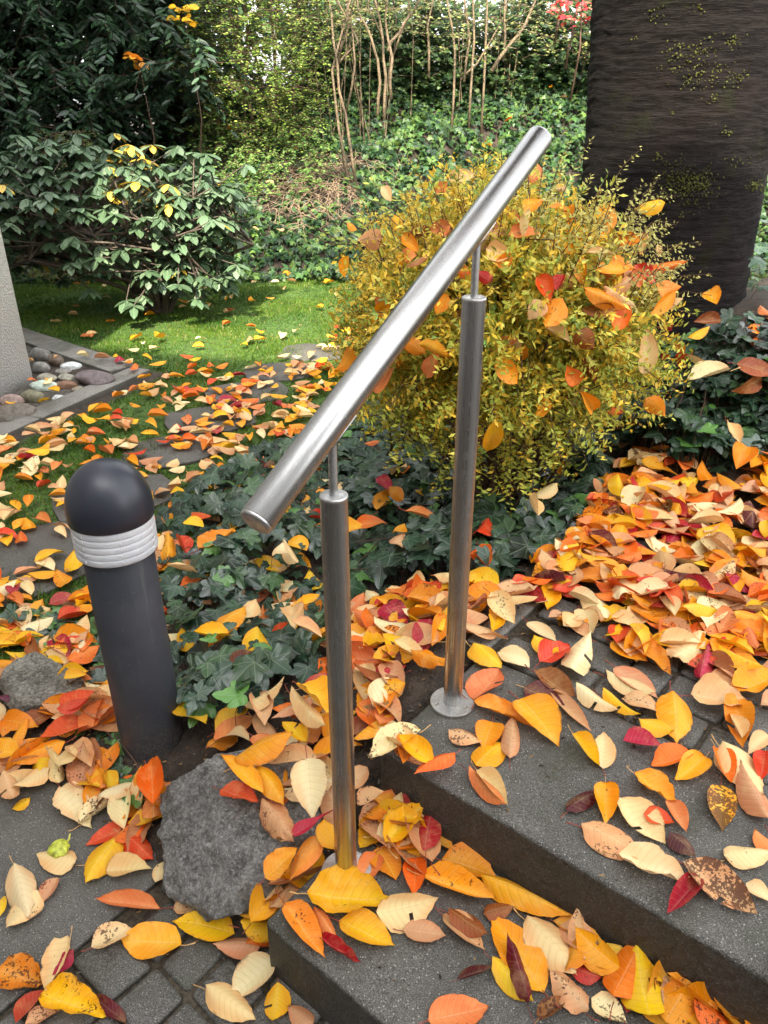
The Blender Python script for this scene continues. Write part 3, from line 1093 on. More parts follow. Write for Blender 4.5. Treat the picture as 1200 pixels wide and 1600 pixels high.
# snap to the true trunk surface
aa = np.arctan2(MP[:, 1] - TY, MP[:, 0] - TX)
zi = np.clip(((MP[:, 2] - .1) / 4.3 * (NV - 1)).round().astype(int), 0, NV - 1)
ai = (np.round(aa / (2 * np.pi) * NU).astype(int)) % NU
MP = V[zi * NU + ai] + rng.normal(0, .004, MP.shape)
mt = (np.array([[0, -.5, 0], [.5, 0, .25], [0, .5, 0], [-.5, 0, .25], [0, 0, .75]]), np.array([[0, 1, 4], [1, 2, 4], [2, 3, 4], [3, 0, 4]]), np.zeros((5, 2)))
n = len(MP)
mc = np.hstack([np.array([.075, .082, .012]) * rng.uniform(.5, 1.6, (n, 1)) * np.array([1, 1, 1.0]), np.ones((n, 1))])
v_, t_, c_, u_ = scatter(mt, MP, frames(rng.normal(0, 1, (n, 3)), MN + rng.normal(0, .3, (n, 3))), rng.uniform(.003, .009, (n, 1)) * np.ones((1, 3)), mc)
obj('moss', mesh_np('moss', v_, t_, c_), M_FOL, tree, smooth=False, kind='stuff')

# limbs and crown above the picture
limbs = []
tips = []
top = Vector((TX - .17, TY, 4.3))
for k_ in range(9):
    a = 2 * math.pi * k_ / 9 + .3
    ln_ = random.uniform(2.2, 3.4)
    pts = [top + Vector((0, 0, -.3))]
    for q in range(1, 6):
        f = q / 5
        pts.append(top + Vector((math.cos(a + .25 * f) * ln_ * f, math.sin(a + .25 * f) * ln_ * f, 1.5 * f - .3 + .3 * math.sin(f * 3))))
    limbs.append((pts, [.17 * (1 - q / 6.5) for q in range(6)]))
    for q in range(2, 6):
        for w in range(3):
            aw = random.uniform(0, 6.28)
            e = pts[q] + Vector((math.cos(aw), math.sin(aw), random.uniform(-.1, .9))) * random.uniform(.6, 1.2)
            limbs.append(([pts[q], pts[q].lerp(e, .5) + Vector((0, 0, .08)), e], [.035, .022, .008]))
            tips.append(e); tips.append(pts[q].lerp(e, .5))
obj('limbs', tubes_mesh('limbs', limbs, 7), M_BARK, tree)


def leaf_template(nl, nc, fold=.1, bend=.05, twist=0.0, wave=.0, seed=0, tipcurl=0.0):
    prof_t = [0, .04, .10, .20, .34, .50, .66, .79, .89, .95, 1.0]
    prof_w = [0.02, .30, .60, .88, 1.0, .97, .83, .58, .28, .10, .0]
    r3 = np.random.default_rng(seed)
    ph = r3.uniform(0, 6.28, 4)
    tl = np.linspace(0, 1, nl + 1)
    us = np.linspace(-1, 1, nc + 1)
    V, U = [], []
    for t in tl:
        w = np.interp(t, prof_t, prof_w) * .5
        for u in us:
            x = u * w
            z = fold * abs(u) ** 1.3 * w * 2 + bend * (t - .5) ** 2 * -4 * -1
            z += wave * math.sin(t * 9 + ph[0] + (1.5 if u > 0 else 0)) * abs(u) ** 2
            z += twist * u * w * (t - .4) * 3
            z += tipcurl * max(0, t - .6) ** 2 * 3
            xx = x + .03 * math.sin(t * 3.2 + ph[1])
            yy = t + (.012 * math.sin(t * 40 + ph[2]) if abs(u) == 1 else 0)
            V.append((xx, yy, z)); U.append((u, t))
    V = np.array(V)
    V[:, 2] -= V[:, 2].min()
    T = []
    n = nc + 1
    for i in range(nl):
        for k in range(nc):
            a = i * n + k
            T.append((a, a + 1, a + n + 1)); T.append((a, a + n + 1, a + n))
    return V, np.array(T), np.array(U)


LOWT = [leaf_template(5, 2, f_, b_, tw, 0, s_) for s_, (f_, b_, tw) in enumerate([(.28, .05, .1), (-.25, -.06, 0), (.12, -.12, .25), (-.12, .1, -.2), (.5, .06, 0)])]
# crown leaves (shade of the tree lies over the steps)
cp = []
for e in tips:
    cp.append(np.array(e) + rng.normal(0, .38, (9, 3)))
cp = np.vstack(cp); n = len(cp)
LC = np.array([srgb(h) for h in ('E9A02E', 'D98A2A', 'C96A24', 'A9A03A', '8E9A34', 'D8B23C')])
cc = np.hstack([LC[rng.integers(0, 6, n)] * .8, np.zeros((n, 1))])
v_, t_, c_, u_ = scatter(LOWT[0], cp, frames(rng.normal(0, 1, (n, 3)), rng.normal(0, .7, (n, 3)) + [0, 0, 1]), rng.uniform(.10, .14, (n, 1)) * np.array([[.55, 1, 1]]), cc)
obj('crown', mesh_np('crown', v_, t_, c_, u_), M_FALLN, tree, kind='stuff')

# ------------------------------------------------------------------ ivy
iv = np.array([(0, 0, 0), (.20, -.17, -.02), (.43, -.15, -.09), (.40, .04, -.02), (.54, .36, -.11), (.27, .42, -.01), (.16, .66, -.03), (0, .97, -.13), (-.16, .66, -.03), (-.27, .42, -.01), (-.54, .36, -.11), (-.40, .04, -.02), (-.43, -.15, -.09), (-.20, -.17, -.02), (0, .22, .035)], float)
ivT = np.array([(14, k, k + 1) for k in range(0, 13)] + [(14, 13, 0)])
IVY = (iv * np.array([1, 1, 1.4]), ivT, iv[:, :2])
def rounded(t_):
    V_ = t_[0]; out = []; m_ = len(V_) - 1
    for k in range(m_):
        a_, b_ = V_[k], V_[(k + 1) % m_]
        out.append(a_)
        for f_ in (.33, .67):
            q = a_ * (1 - f_) + b_ * f_
            nrm_ = np.array([(b_ - a_)[1], -(b_ - a_)[0], 0])
            q = q + nrm_ * .13 + np.array([0, 0, .008])
            out.append(q)
    out.append(V_[-1] + np.array([0, 0, .01]))
    O = np.array(out); n_ = len(O) - 1
    return O, np.array([(n_, k, (k + 1) % n_) for k in range(n_)]), O[:, :2].copy()


IVY2 = (np.array([(x * 1.1, y * .9, z * -.8 + .02 * math.sin(7 * x)) for x, y, z in iv]), ivT, iv[:, :2])
LANCE = (np.array([(0, 0, 0), (.13, .2, .04), (.18, .5, .05), (.13, .8, .02), (0, 1, -.05), (-.13, .8, .02), (-.18, .5, .05), (-.13, .2, .04), (0, .5, 0)]), np.array([(k, (k + 1) % 8, 8) for k in range(8)]), np.array([(0, 0), (1, .2), (1, .5), (1, .8), (0, 1), (-1, .8), (-1, .5), (-1, .2), (0, .5)], float))
DIAM = (np.array([(0, 0, 0), (.22, .45, .05), (0, 1, 0), (-.22, .45, .05)]), np.array([(0, 1, 2), (0, 2, 3)]), np.array([(0, 0), (1, .45), (0, 1), (-1, .45)], float))

IVC = np.array([(.028, .080, .050), (.040, .105, .058), (.024, .066, .044), (.050, .130, .050), (.045, .105, .072)])


def ivy_bed(name, label, polypx, n, size, hmin, hmax, singles, young=.06, group=None, extra=None, flatz=None):
    pw = [onto(x_, y_) for x_, y_ in polypx]
    pts = []
    xs = [p.x for p in pw]; ys = [p.y for p in pw]
    tries = 0
    while len(pts) < n and tries < n * 60:
        tries += 1
        x_, y_ = random.uniform(min(xs), max(xs)), random.uniform(min(ys), max(ys))
        ins = False
        for i in range(len(pw)):
            a, b = pw[i], pw[i - 1]
            if (a.y > y_) != (b.y > y_) and x_ < (b.x - a.x) * (y_ - a.y) / (b.y - a.y) + a.x:
                ins = not ins
        if not ins:
            continue
        if math.hypot(x_ - BX, y_ - BY) < .10 or math.hypot(x_ - P0.x, y_ - P0.y) < .04:
            continue
        pts.append((x_, y_))
    pts = np.array(pts); n = len(pts)
    hh = hmin + (hmax - hmin) * (.5 + .5 * np.sin(pts[:, 0] * 9 + np.sin(pts[:, 1] * 7))) * rng.uniform(.35, 1, n)
    low = rng.random(n) < .3
    hh[low] *= rng.uniform(.1, .5, low.sum())
    P = np.stack([pts[:, 0], pts[:, 1], H(pts[:, 0], pts[:, 1]) + hh], 1)
    nrm = np.stack([rng.normal(0, .42, n), rng.normal(-.38, .42, n), np.ones(n)], 1)
    an = rng.normal(-1.57, 1.25, n)
    ax = np.stack([np.cos(an), np.sin(an), rng.normal(-.25, .2, n)], 1)
    Fr = frames(ax, nrm)
    sz = rng.uniform(size[0], size[1], n) * (1 - .3 * low)
    Sc = np.stack([sz, sz, sz], 1)
    col = IVC[rng.integers(0, len(IVC), n)] * rng.uniform(.25, .85, (n, 1)) * np.array([1.05, .95, .82])
    yg = rng.random(n) < young
    col[yg] = np.array([.08, .20, .04]) * rng.uniform(.6, 1.2, (yg.sum(), 1))
    col = np.hstack([col, np.ones((n, 1))])
    if extra is not None:
        pass
    root = empty(name, (float(pts[:, 0].mean()), float(pts[:, 1].mean()), float(P[:, 2].min())), label, 'ivy', group)
    # which ones show largest
    pr = np.array([sz[i] / proj(P[i])[2] for i in range(n)])
    hi = hh / (hh.max() + 1e-6)
    order = np.argsort(-(pr * (1 + hi)))
    sel = set(order[:singles].tolist())
    meshes = []
    for T_ in (rounded(IVY), rounded(IVY2)):
        m = mesh_np('ivy_leaf', T_[0], T_[1], uv=T_[2]); m.materials.append(M_IVY1); m.shade_smooth(); meshes.append(m)
    inv = Matrix.Translation(root.location).inverted()
    for i in sorted(sel):
        o = bpy.data.objects.new('ivy_leaf', meshes[i % 2]); link(o)
        o.parent = root
        Mx = Matrix([list(Fr[i][r_] * sz[i]) + [P[i][r_]] for r_ in range(3)] + [[0, 0, 0, 1]])
        o.matrix_parent_inverse = inv
        o.matrix_basis = Mx
        o.color = tuple(col[i])
    rest = np.array([i for i in range(n) if i not in sel], int)
    if len(rest):
        a = scatter(rounded(IVY), P[rest], Fr[rest], Sc[rest], col[rest])
        obj('foliage', mesh_np('ivy_foliage', a[0], a[1], a[2], a[3]), M_IVYN, root, kind='stuff')
    # petioles and runners
    L = []
    for i in range(n):
        g0 = Vector((P[i][0] + random.gauss(0, .02), P[i][1] + random.gauss(.01, .02), P[i][2] - hh[i]))
        if hh[i] > .02:
            e = Vector(P[i])
            L.append(([g0, g0.lerp(e, .6) + Vector((random.gauss(0, .008), 0, 0)), e], [.0013, .0011, .0009]))
    for _ in range(max(6, n // 25)):
        i = random.randrange(n); j = random.randrange(n)
        a = Vector(P[i]) - Vector((0, 0, hh[i] * .5)); d = Vector(P[j]) - a
        d = d.normalized() * min(d.length, .35)
        L.append(([a, a + d * .33 + Vector((0, 0, .012)), a + d * .66 + Vector((.01, 0, .01)), a + d], [.0022, .002, .002, .0016]))
    obj('stems', tubes_mesh('ivy_stems', L, 4), M_TWIG, root, kind='stuff')
    return root


ivy_bed('ivy_patch', 'broad dark green ivy patch between the bollard and the steel posts', [(262, 800), (300, 765), (360, 755), (480, 715), (560, 690), (640, 700), (700, 640), (870, 660), (940, 740), (915, 800), (850, 880), (790, 915), (700, 905), (560, 930), (520, 1000), (480, 1090), (400, 1160), (290, 1165), (275, 1050), (262, 900)], 1500, (.045, .098), .05, .20, 300, group='ivy growing around the steps')
ivy_bed('ivy_patch', 'dark ivy mound at the foot of the cherry trunk', [(960, 720), (985, 650), (1010, 570), (1100, 545), (1160, 580), (1230, 590), (1260, 700), (1150, 740), (1060, 745)], 760, (.045, .09), .06, .25, 200, group='ivy growing around the steps')
ivy_bed('ivy_patch', 'ivy creeping below the yellow bush behind the taller post', [(540, 720), (560, 650), (700, 640), (900, 650), (985, 690), (940, 760), (880, 850), (760, 920), (640, 900), (560, 860)], 1000, (.045, .095), .06, .19, 150, group='ivy growing around the steps')
ivy_bed('ivy_patch', 'small ivy tuft with fresh green leaves on the left side of the bollard', [(30, 985), (110, 960), (165, 950), (180, 1000), (190, 1060), (140, 1100), (90, 1050), (60, 1060)], 75, (.045, .07), .03, .11, 70, .35, group='ivy growing around the steps')
ivy_bed('ivy_patch', 'little ivy sprigs around the foot of the bollard', [(120, 1090), (180, 1080), (200, 1200), (240, 1260), (200, 1265), (150, 1210), (110, 1150)], 42, (.035, .055), .01, .05, 42, .5, group='ivy growing around the steps')
ivy_bed('ivy_patch', 'shaded ivy climbing the slope behind the right side of the trunk', [(1150, 330), (1200, 330), (1500, 330), (1500, 510), (1200, 500), (1165, 500)], 500, (.06, .095), .05, .5, 60, group='ivy growing around the steps')


def leaf_cloud(P, size, colset, axis_bias=(0, 0, 0), nspread=1.0, tmpl=DIAM, wid=1.0, cvar=.3, updir=(0, 0, 1)):
    n = len(P)
    ax = rng.normal(0, 1, (n, 3)) + np.array(axis_bias)
    nn = rng.normal(0, nspread, (n, 3)) + np.array(updir)
    sz = rng.uniform(size[0], size[1], n)
    Sc = np.stack([sz * wid, sz, sz], 1)
    cs = np.array(colset)
    col = cs[rng.integers(0, len(cs), n)] * rng.uniform(1 - cvar, 1 + cvar, (n, 1))
    col = np.hstack([col, np.ones((n, 1))])
    return scatter(tmpl, P, frames(ax, nn), Sc, col)


# ivy over the bank: nobody could count it
n = 30000
bx_ = rng.uniform(-4.2, 6.5, n); by_ = rng.uniform(7.75, 11.0, n)
keep = ~((bx_ > -1.35) & (bx_ < -.25) & (by_ > 8.5) & (by_ < 9.35) & (rng.random(n) < .72))
keep &= ~((bx_ < -1.7) & (by_ > 8.6) & (rng.random(n) < .5))
bx_, by_ = bx_[keep], by_[keep]
clump = .5 + .5 * np.sin(bx_ * 5 + 2 * np.sin(by_ * 3)) * np.sin(by_ * 6 + bx_ * 2)
P = np.stack([bx_, by_, H(bx_, by_) + .02 + clump * .16 * rng.uniform(.3, 1, len(bx_))], 1)
a = leaf_cloud(P, (.038, .085), [(.014, .048, .016), (.024, .072, .020), (.040, .100, .022), (.062, .128, .024), (.010, .034, .013), (.085, .15, .028)], (0, -1.2, -.9), .35, IVY, 1, .3, (0, -.75, .9))
obj('ivy_slope', mesh_np('ivy_slope', a[0], a[1], a[2], a[3]), M_IVYN, kind='stuff', label='dense green ivy ground cover over the bank behind the lawn', cat='ivy')
# ivy spilling on to the lawn edge by the bank foot
L = []
for _ in range(420):
    q = Vector((random.gauss(-.8, .32), random.gauss(8.95, .25), 0)); q.z = Hs(q.x, q.y) + .03
    d = Vector((random.gauss(0, 1), random.gauss(-.5, .6), 0)).normalized() * random.uniform(.12, .4)
    e = q + d; e.z = Hs(e.x, e.y) + random.uniform(.0, .08)
    mdl = q.lerp(e, .5) + Vector((random.gauss(0, .03), 0, random.uniform(.01, .07)))
    L.append(([q, mdl, e], [.004, .003, .002]))
for _ in range(90):
    q = Vector((random.gauss(1.35, .2), random.gauss(8.7, .15), 0)); q.z = Hs(q.x, q.y) + .06
    e = q + Vector((random.gauss(0, .2), random.gauss(-.1, .1), 0)); e.z = Hs(e.x, e.y) + random.uniform(.05, .12)
    L.append(([q, q.lerp(e, .5) + Vector((0, 0, .04)), e], [.004, .003, .002]))
obj('dry_stems', tubes_mesh('dry_stems', L, 4), M_DRY, kind='stuff', label='tangle of dry brown stems lying in a bare patch of the ivy bank', cat='dead stems')


# ------------------------------------------------------------------ yellow bush
def bush_yellow():
    root = empty('bush', (.47, 2.62, .12), 'bushy yellow-green shrub of tiny leaves full of caught orange leaves, behind the taller post', 'shrub')
    C0 = np.array([.395, 2.64, .82]); RA = np.array([.56, .50, .51])
    stems = []
    LP, LA, LN, LS, LCOL = [], [], [], [], []
    base = Vector((.47, 2.66, .12))
    nt = 5600
    for k in range(nt):
        u = rng.normal(0, 1, 3); u[2] = u[2] * .8 + .25; u /= np.linalg.norm(u)
        if u[1] > .75 or (u[1] > .45 and k % 3) or (u[2] < -.9):
            continue
        lump = 1 + .22 * mnoise.noise(Vector(u) * 2.3) + .26 * mnoise.noise(Vector(u) * 5.5)
        if mnoise.noise(Vector(u) * 7 + Vector((3, 1, 4))) > .22 and rng.random() < .75:
            continue
        if u[0] > .55 and u[2] > .35:
            lump *= .90
        rad = lump * (1 - .5 * rng.random() ** 2.2) * 1.03
        end = C0 + RA * u * rad
        st_ = C0 + RA * u * rad * rng.uniform(.45, .7) + rng.normal(0, .03, 3) - np.array([0, 0, .04])
        if end[2] < H(end[0], end[1]) + .02:
            continue
        up_ = rng.uniform(.0, .12)
        mid = (st_ + end) / 2 + np.array([0, 0, up_ * .5])
        end = end + np.array([0, -.02, -up_ * .2])
        if k % 5 == 0:
            stems.append(([Vector(st_), Vector(mid), Vector(end)], [.0022, .0016, .0009]))
        lu = 16 + int(rng.integers(0, 9))
        hgt = (end[2] - .1) / 1.2
        m = rng.random()
        for q in range(lu):
            f = .12 + .9 * q / lu
            p = (1 - f) ** 2 * st_ + 2 * f * (1 - f) * mid + f * f * end
            d = 2 * (1 - f) * (mid - st_) + 2 * f * (end - mid); d /= np.linalg.norm(d) + 1e-6
            side = rng.normal(0, 1, 3); side -= d * side.dot(d); side /= np.linalg.norm(side) + 1e-6
            LP.append(p); LA.append(d * .55 + side + np.array([0, 0, .15])); LN.append(rng.normal(0, .5, 3) + [0, -.3, 1]); LS.append(rng.uniform(.014, .028))
            m = rng.random() if q % 4 == 0 else m
            warm = .14 + .72 * hgt + (.15 if u[0] < -.2 and hgt > .45 else 0)
            if m < warm * .55:
                c = (.70, .48, .045)
            elif m < warm * .9:
                c = (.62, .58, .10)
            elif m < .93:
                c = (.40, .44, .06)
            else:
                c = (.20, .30, .06)
            LCOL.append(np.array(c) * rng.uniform(.7, 1.25))
    for k in range(70):
        u = rng.normal(0, 1, 3); u[2] = abs(u[2]) - .7 * (k % 2); u /= np.linalg.norm(u)
        e = C0 + RA * u * .8
        mdl = (np.array(base) + e) / 2 + rng.normal(0, .05, 3)
        stems.append(([base + Vector((rng.normal(0, .05), rng.normal(0, .05), 0)), Vector(mdl), Vector(e)], [.008, .005, .003]))
    # arching outer sprays against the trunk
    for k in range(110):
        u = np.array([rng.uniform(.1, .85) if k % 3 else rng.uniform(-.9, .1), rng.uniform(-.6, .0), rng.uniform(.15, .9)]); u /= np.linalg.norm(u)
        st_ = C0 + RA * u * .85
        out = np.array([u[0] * .10, u[1] * .08, .03 + .10 * rng.random()]) + rng.normal(0, .03, 3)
        mid = st_ + out * .8 + np.array([0, 0, .04]); end = st_ + out * 1.35
        stems.append(([Vector(st_), Vector(mid), Vector(end)], [.0018, .0012, .0007]))
        for q in range(26):
            f = q / 26
            p = (1 - f) ** 2 * st_ + 2 * f * (1 - f) * mid + f * f * end
            d = (end - st_); d /= np.linalg.norm(d)
            sd = np.cross(d, [0, -1, 0]); sd /= np.linalg.norm(sd) + 1e-6
            p = p + rng.normal(0, .005, 3)
            LP.append(p); LA.append(d * .6 + sd * (1 if q % 2 else -1) + rng.normal(0, .45, 3)); LN.append(rng.normal(0, .6, 3) + [0, -.7, .5]); LS.append(.021 * (1.1 - f * .6) * rng.uniform(.6, 1.15))
            LCOL.append(np.array((.52, .50, .16) if k % 3 else (.66, .5, .08)) * rng.uniform(.8, 1.2))
    LP = np.array(LP); n = len(LP)
    s = np.array(LS)
    Sc = np.stack([s * 1.0, s * 1.12, s], 1)
    a = scatter(DIAM, LP, frames(np.array(LA), np.array(LN)), Sc, np.hstack([np.array(LCOL), np.ones((n, 1))]))
    obj('foliage', mesh_np('bush_foliage', a[0], a[1], a[2], a[3]), M_FOL, root, smooth=False, kind='stuff')
    obj('twigs', tubes_mesh('bush_twigs', stems, 4), M_TWIG, root, kind='stuff')
    return C0, RA


BC, BR = bush_yellow()

# ------------------------------------------------------------------ rhododendron on the lawn
rh = empty('rhododendron', (-1.88, 6.5, 0), 'spreading rhododendron with drooping grey-green leaves and a low dark stem on the lawn', 'shrub')
RHC = np.array([(.075, .13, .065), (.095, .16, .085), (.055, .10, .05), (.13, .19, .11)])
tips = []
L = []
base = Vector((-1.88, 6.5, 0))
for k in range(24):
    a = random.uniform(0, 6.28)
    out = random.uniform(.25, .72)
    p1 = base + Vector((math.cos(a) * .06, math.sin(a) * .06, 0)); p2 = base + Vector((math.cos(a) * out * .45 - .03, math.sin(a) * out * .4, random.uniform(.25, .4)))
    p3 = base + Vector((math.cos(a) * out * 1.5 - .2, math.sin(a) * out, random.uniform(.45, .8)))
    L.append(([p1, p2, p3], [.032, .022, .013]))
    for j in range(8):
        for _ in range(40):
            e = Vector((-2.22 + random.uniform(-1.3, 1.15), 6.4 + random.uniform(-.75, .75), random.uniform(.2, 1.4)))
            q = ((e.x + 2.22) / 1.28) ** 2 + ((e.y - 6.4) / .8) ** 2 + ((e.z - .62) / .78) ** 2
            if .45 < q < 1.0 and (e - p3).length < .95:
                break
        md = p3.lerp(e, .5) + Vector((random.gauss(0, .05), random.gauss(0, .05), random.uniform(-.05, .05)))
        L.append(([p3, md, e], [.011, .007, .004]))
        tips.append(e)
        for _ in range(2):
            e2 = md.lerp(e, random.uniform(.2, .7)) + Vector((random.gauss(0, .13), random.gauss(0, .13), random.uniform(.0, .14)))
            L.append(([md, md.lerp(e2, .5) + Vector((0, 0, -.01)), e2], [.006, .005, .003])); tips.append(e2)
obj('branches', tubes_mesh('rhododendron_branches', L, 6), mat_simple('rhododendron_bark', (.11, .085, .065), .8, 50, .4), rh, kind='stuff')
RP, RAx, RN, RS, RC = [], [], [], [], []
for t in tips:
    px, py, _ = proj(t)
    yel = random.random() < (.55 if (150 < px < 270 and py < 330 and t.z > .9) else .02)
    ph = random.uniform(0, 6.28)
    m = random.randint(6, 9)
    for q in range(m):
        a = ph + 2 * math.pi * q / m
        dr = random.uniform(-1.1, -.1)
        RP.append(tuple(t)); RAx.append((math.cos(a), math.sin(a), dr)); RN.append((math.cos(a) * .3 + random.gauss(0, .1), math.sin(a) * .3 + random.gauss(0, .1), 1))
        RS.append(random.uniform(.085, .135))
        RC.append((.75, .48, .05) if (yel and q % 2) else tuple(RHC[random.randrange(4)] * random.uniform(.75, 1.35)))
RP = np.array(RP); RAx = np.array(RAx); RN = np.array(RN); RS = np.array(RS); RC = np.hstack([np.array(RC), np.ones((len(RP), 1))])
Fr = frames(RAx, RN)
order = np.argsort([proj(p)[2] - (0 if -40 < proj(p)[0] < 420 else -50) for p in RP])
sel = order[:300]; rest = order[300:]
lm_ = mesh_np('rhododendron_leaf', LANCE[0], LANCE[1], uv=LANCE[2]); lm_.materials.append(M_RHO1); lm_.shade_smooth()
inv = Matrix.Translation(rh.location).inverted()
for i in sel:
    o = link(bpy.data.objects.new('leaf', lm_)); o.parent = rh; o.matrix_parent_inverse = inv
    o.matrix_basis = Matrix([list(Fr[i][r_] * np.array([RS[i] * 1.45, RS[i], RS[i]])) + [RP[i][r_]] for r_ in range(3)] + [[0, 0, 0, 1]])
    o.color = tuple(RC[i])
a = scatter(LANCE, RP[rest], Fr[rest], np.stack([RS[rest] * 1.45, RS[rest], RS[rest]], 1), RC[rest])
obj('foliage', mesh_np('rhododendron_foliage', *[a[0], a[1], a[2], a[3]]), M_RHON, rh, kind='stuff')


# ------------------------------------------------------------------ trees and shrubs behind
def clumpy(center, rad, nclump, per, spread, mode=None):
    out = []
    for _ in range(nclump):
        u = rng.normal(0, 1, 3); u /= np.linalg.norm(u)
        r_ = rng.uniform(.35, 1) ** .5
        c = np.array(center) + np.array(rad) * u * r_
        out.append(c + rng.normal(0, 1, (per, 3)) * np.array(spread))
    return np.vstack(out)


def sprays(n, cfun, per, length, droop, jitter=.012):
    """leaves in rows along short drooping twigs; returns points, axes"""
    Pp, Ax, tw = [], [], []
    for _ in range(n):
        c = cfun()
        a = random.uniform(0, 6.28)
        d = Vector((math.cos(a), math.sin(a) - .35, random.uniform(-.2, .2))).normalized()
        ln_ = random.uniform(*length)
        e = c + d * ln_ + Vector((0, 0, -droop * ln_))
        m = c + d * ln_ * .55 + Vector((0, 0, .02))
        tw.append(([c, m, e], [.004, .003, .0015]))
        for q in range(per):
            f = (q + .5) / per
            p = c * (1 - f) ** 2 + m * 2 * f * (1 - f) + e * f * f
            s_ = d.cross(Vector((0, 0, 1))) * (1 if q % 2 else -1)
            Pp.append((p.x + random.gauss(0, jitter), p.y + random.gauss(0, jitter), p.z + random.gauss(0, jitter)))
            Ax.append(tuple(s_ * .8 + d * .7 + Vector((0, 0, -droop * .7 + random.gauss(0, .15)))))
    return np.array(Pp), np.array(Ax), tw


def foliage_from(P_, A_, size, cols, cvar, tmpl, wid, updir=(0, -.75, .8)):
    n = len(P_)
    sz = rng.uniform(size[0], size[1], n)
    cs = np.array(cols)
    col = np.hstack([cs[rng.integers(0, len(cs), n)] * rng.uniform(1 - cvar, 1 + cvar, (n, 1)), np.ones((n, 1))])
    return scatter(tmpl, P_, frames(A_, rng.normal(0, .35, (n, 3)) + np.array(updir)), np.stack([sz * wid, sz, sz], 1), col)


# dark evergreen at the back left
def c_ever():
    while True:
        x = random.uniform(-7.2, -1.7); y = random.uniform(8.4, 10.8); z = random.uniform(1.05, 4.6)
        floor_ = 1.15 + .35 * math.sin(x * 2.1) + .5 * max(0, (x + 3.0)) * .6
        if z > floor_ and x < -1.75 - .25 * math.sin(z * 3) and (y > 9.2 or random.random() < .5):
            return Vector((x, y, z))


ev = empty('evergreen_tree', (-4.0, 9.9, .9), 'big dark evergreen tree with drooping sprays behind the rhododendron', 'tree')
P_, A_, tw = sprays(5200, c_ever, 16, (.25, .5), .75)
a = foliage_from(P_, A_, (.07, .13), [(.014, .038, .018), (.022, .058, .025), (.036, .085, .034), (.010, .026, .014)], .3, LANCE, .95)
obj('crown', mesh_np('evergreen_crown', *a[:4]), M_RHON, ev, kind='stuff')
obj('twigs', tubes_mesh('evergreen_twigs', tw[::2], 3), M_TWIG, ev, kind='stuff')
L = []
for (x0, y0, x1) in [(-4.6, 9.6, -4.9), (-3.3, 9.9, -3.0), (-5.9, 9.4, -6.2), (-2.5, 10.2, -2.2)]:
    zb_ = Hs(x0, y0) - .1
    L.append(([Vector((x0, y0, zb_)), Vector(((x0 + x1) / 2, y0 + .1, 2.2)), Vector((x1, y0, 4.4))], [.10, .08, .05]))
obj('trunk', tubes_mesh('evergreen_trunks', L, 9), M_BARK, ev)


def box_c(x0, x1, y0, y1, z0, z1, shape=None):
    def f():
        while True:
            p = Vector((random.uniform(x0, x1), random.uniform(y0, y1), random.uniform(z0, z1)))
            if shape is None or shape(p):
                return p
    return f


def shrub(name, label, cat, loc, cfun, n, per, length, droop, size, cols, tmpl=DIAM, wid=1.0, stems=None, smat=None, group=None, cvar=.3, mat=None, twr=1):
    root = empty(name, (loc[0], loc[1], Hs(loc[0], loc[1])), label, cat, group)
    if n:
        P_, A_, tw = sprays(n, cfun, per, length, droop)
        a = foliage_from(P_, A_, size, cols, cvar, tmpl, wid)
        obj('foliage', mesh_np(name + '_foliage', *a[:4]), mat or M_FOL, root, kind='stuff', smooth=False)
        obj('twigs', tubes_mesh(name + '_twigs', tw[::twr], 3), smat or M_TWIG, root, kind='stuff')
    if name == 'tall_shrub':
        fine = rstems(loc[0] - .35, loc[0] + .45, loc[1] + .5, 7, 3.5, .006)
        obj('thin_stems', tubes_mesh('thin_stems', fine, 4), smat or M_STEM, root, kind='stuff')
    if stems:
        for path_, rad_ in stems:
            V_, T_ = tube(path_, rad_, 7)
            obj('stem', mesh_np('stem', V_, T_), smat or M_STEM, root)
    return root


def pstem(pxs, Y, r0, r1, base=True):
    pts = [at(x_, y_, Y=Y) for x_, y_ in pxs]
    if base:
        pts[0] = Vector((pts[0].x, Y, Hs(pts[0].x, Y) - .03)) if abs(pts[0].z - Hs(pts[0].x, Y)) < .5 else pts[0]
    # add wiggle
    out = []
    for i in range(len(pts) - 1):
        out.append(pts[i])
        out.append(pts[i].lerp(pts[i + 1], .5) + Vector((random.gauss(0, .012), random.gauss(0, .02), 0)))
    out.append(pts[-1])
    n_ = len(out)
    return out, [r0 + (r1 - r0) * i / (n_ - 1) for i in range(n_)]


def rstems(x0, x1, Y, n, ztop, r0=.014):
    o_ = []
    for _ in range(n):
        x_ = random.uniform(x0, x1); y_ = Y + random.uniform(-.2, .3)
        b_ = Vector((x_, y_, Hs(x_, y_) - .03))
        d_ = random.gauss(0, .22)
        o_.append(([b_, b_ + Vector((d_ * .4, 0, (ztop - b_.z) * .4)), b_ + Vector((d_ * .7 + random.gauss(0, .05), 0, (ztop - b_.z) * .7)), b_ + Vector((d_ * 1.3, random.gauss(0, .1), ztop - b_.z))], [r0, r0 * .8, r0 * .6, r0 * .35]))
    return o_


# sunlit light green shrub
def sh_light(p):
    cx = -1.35
    return ((p.x - cx) / (.85)) ** 2 + ((p.y - 9.5) / .8) ** 2 + ((p.z - 2.3) / 1.35) ** 2 < 1.0


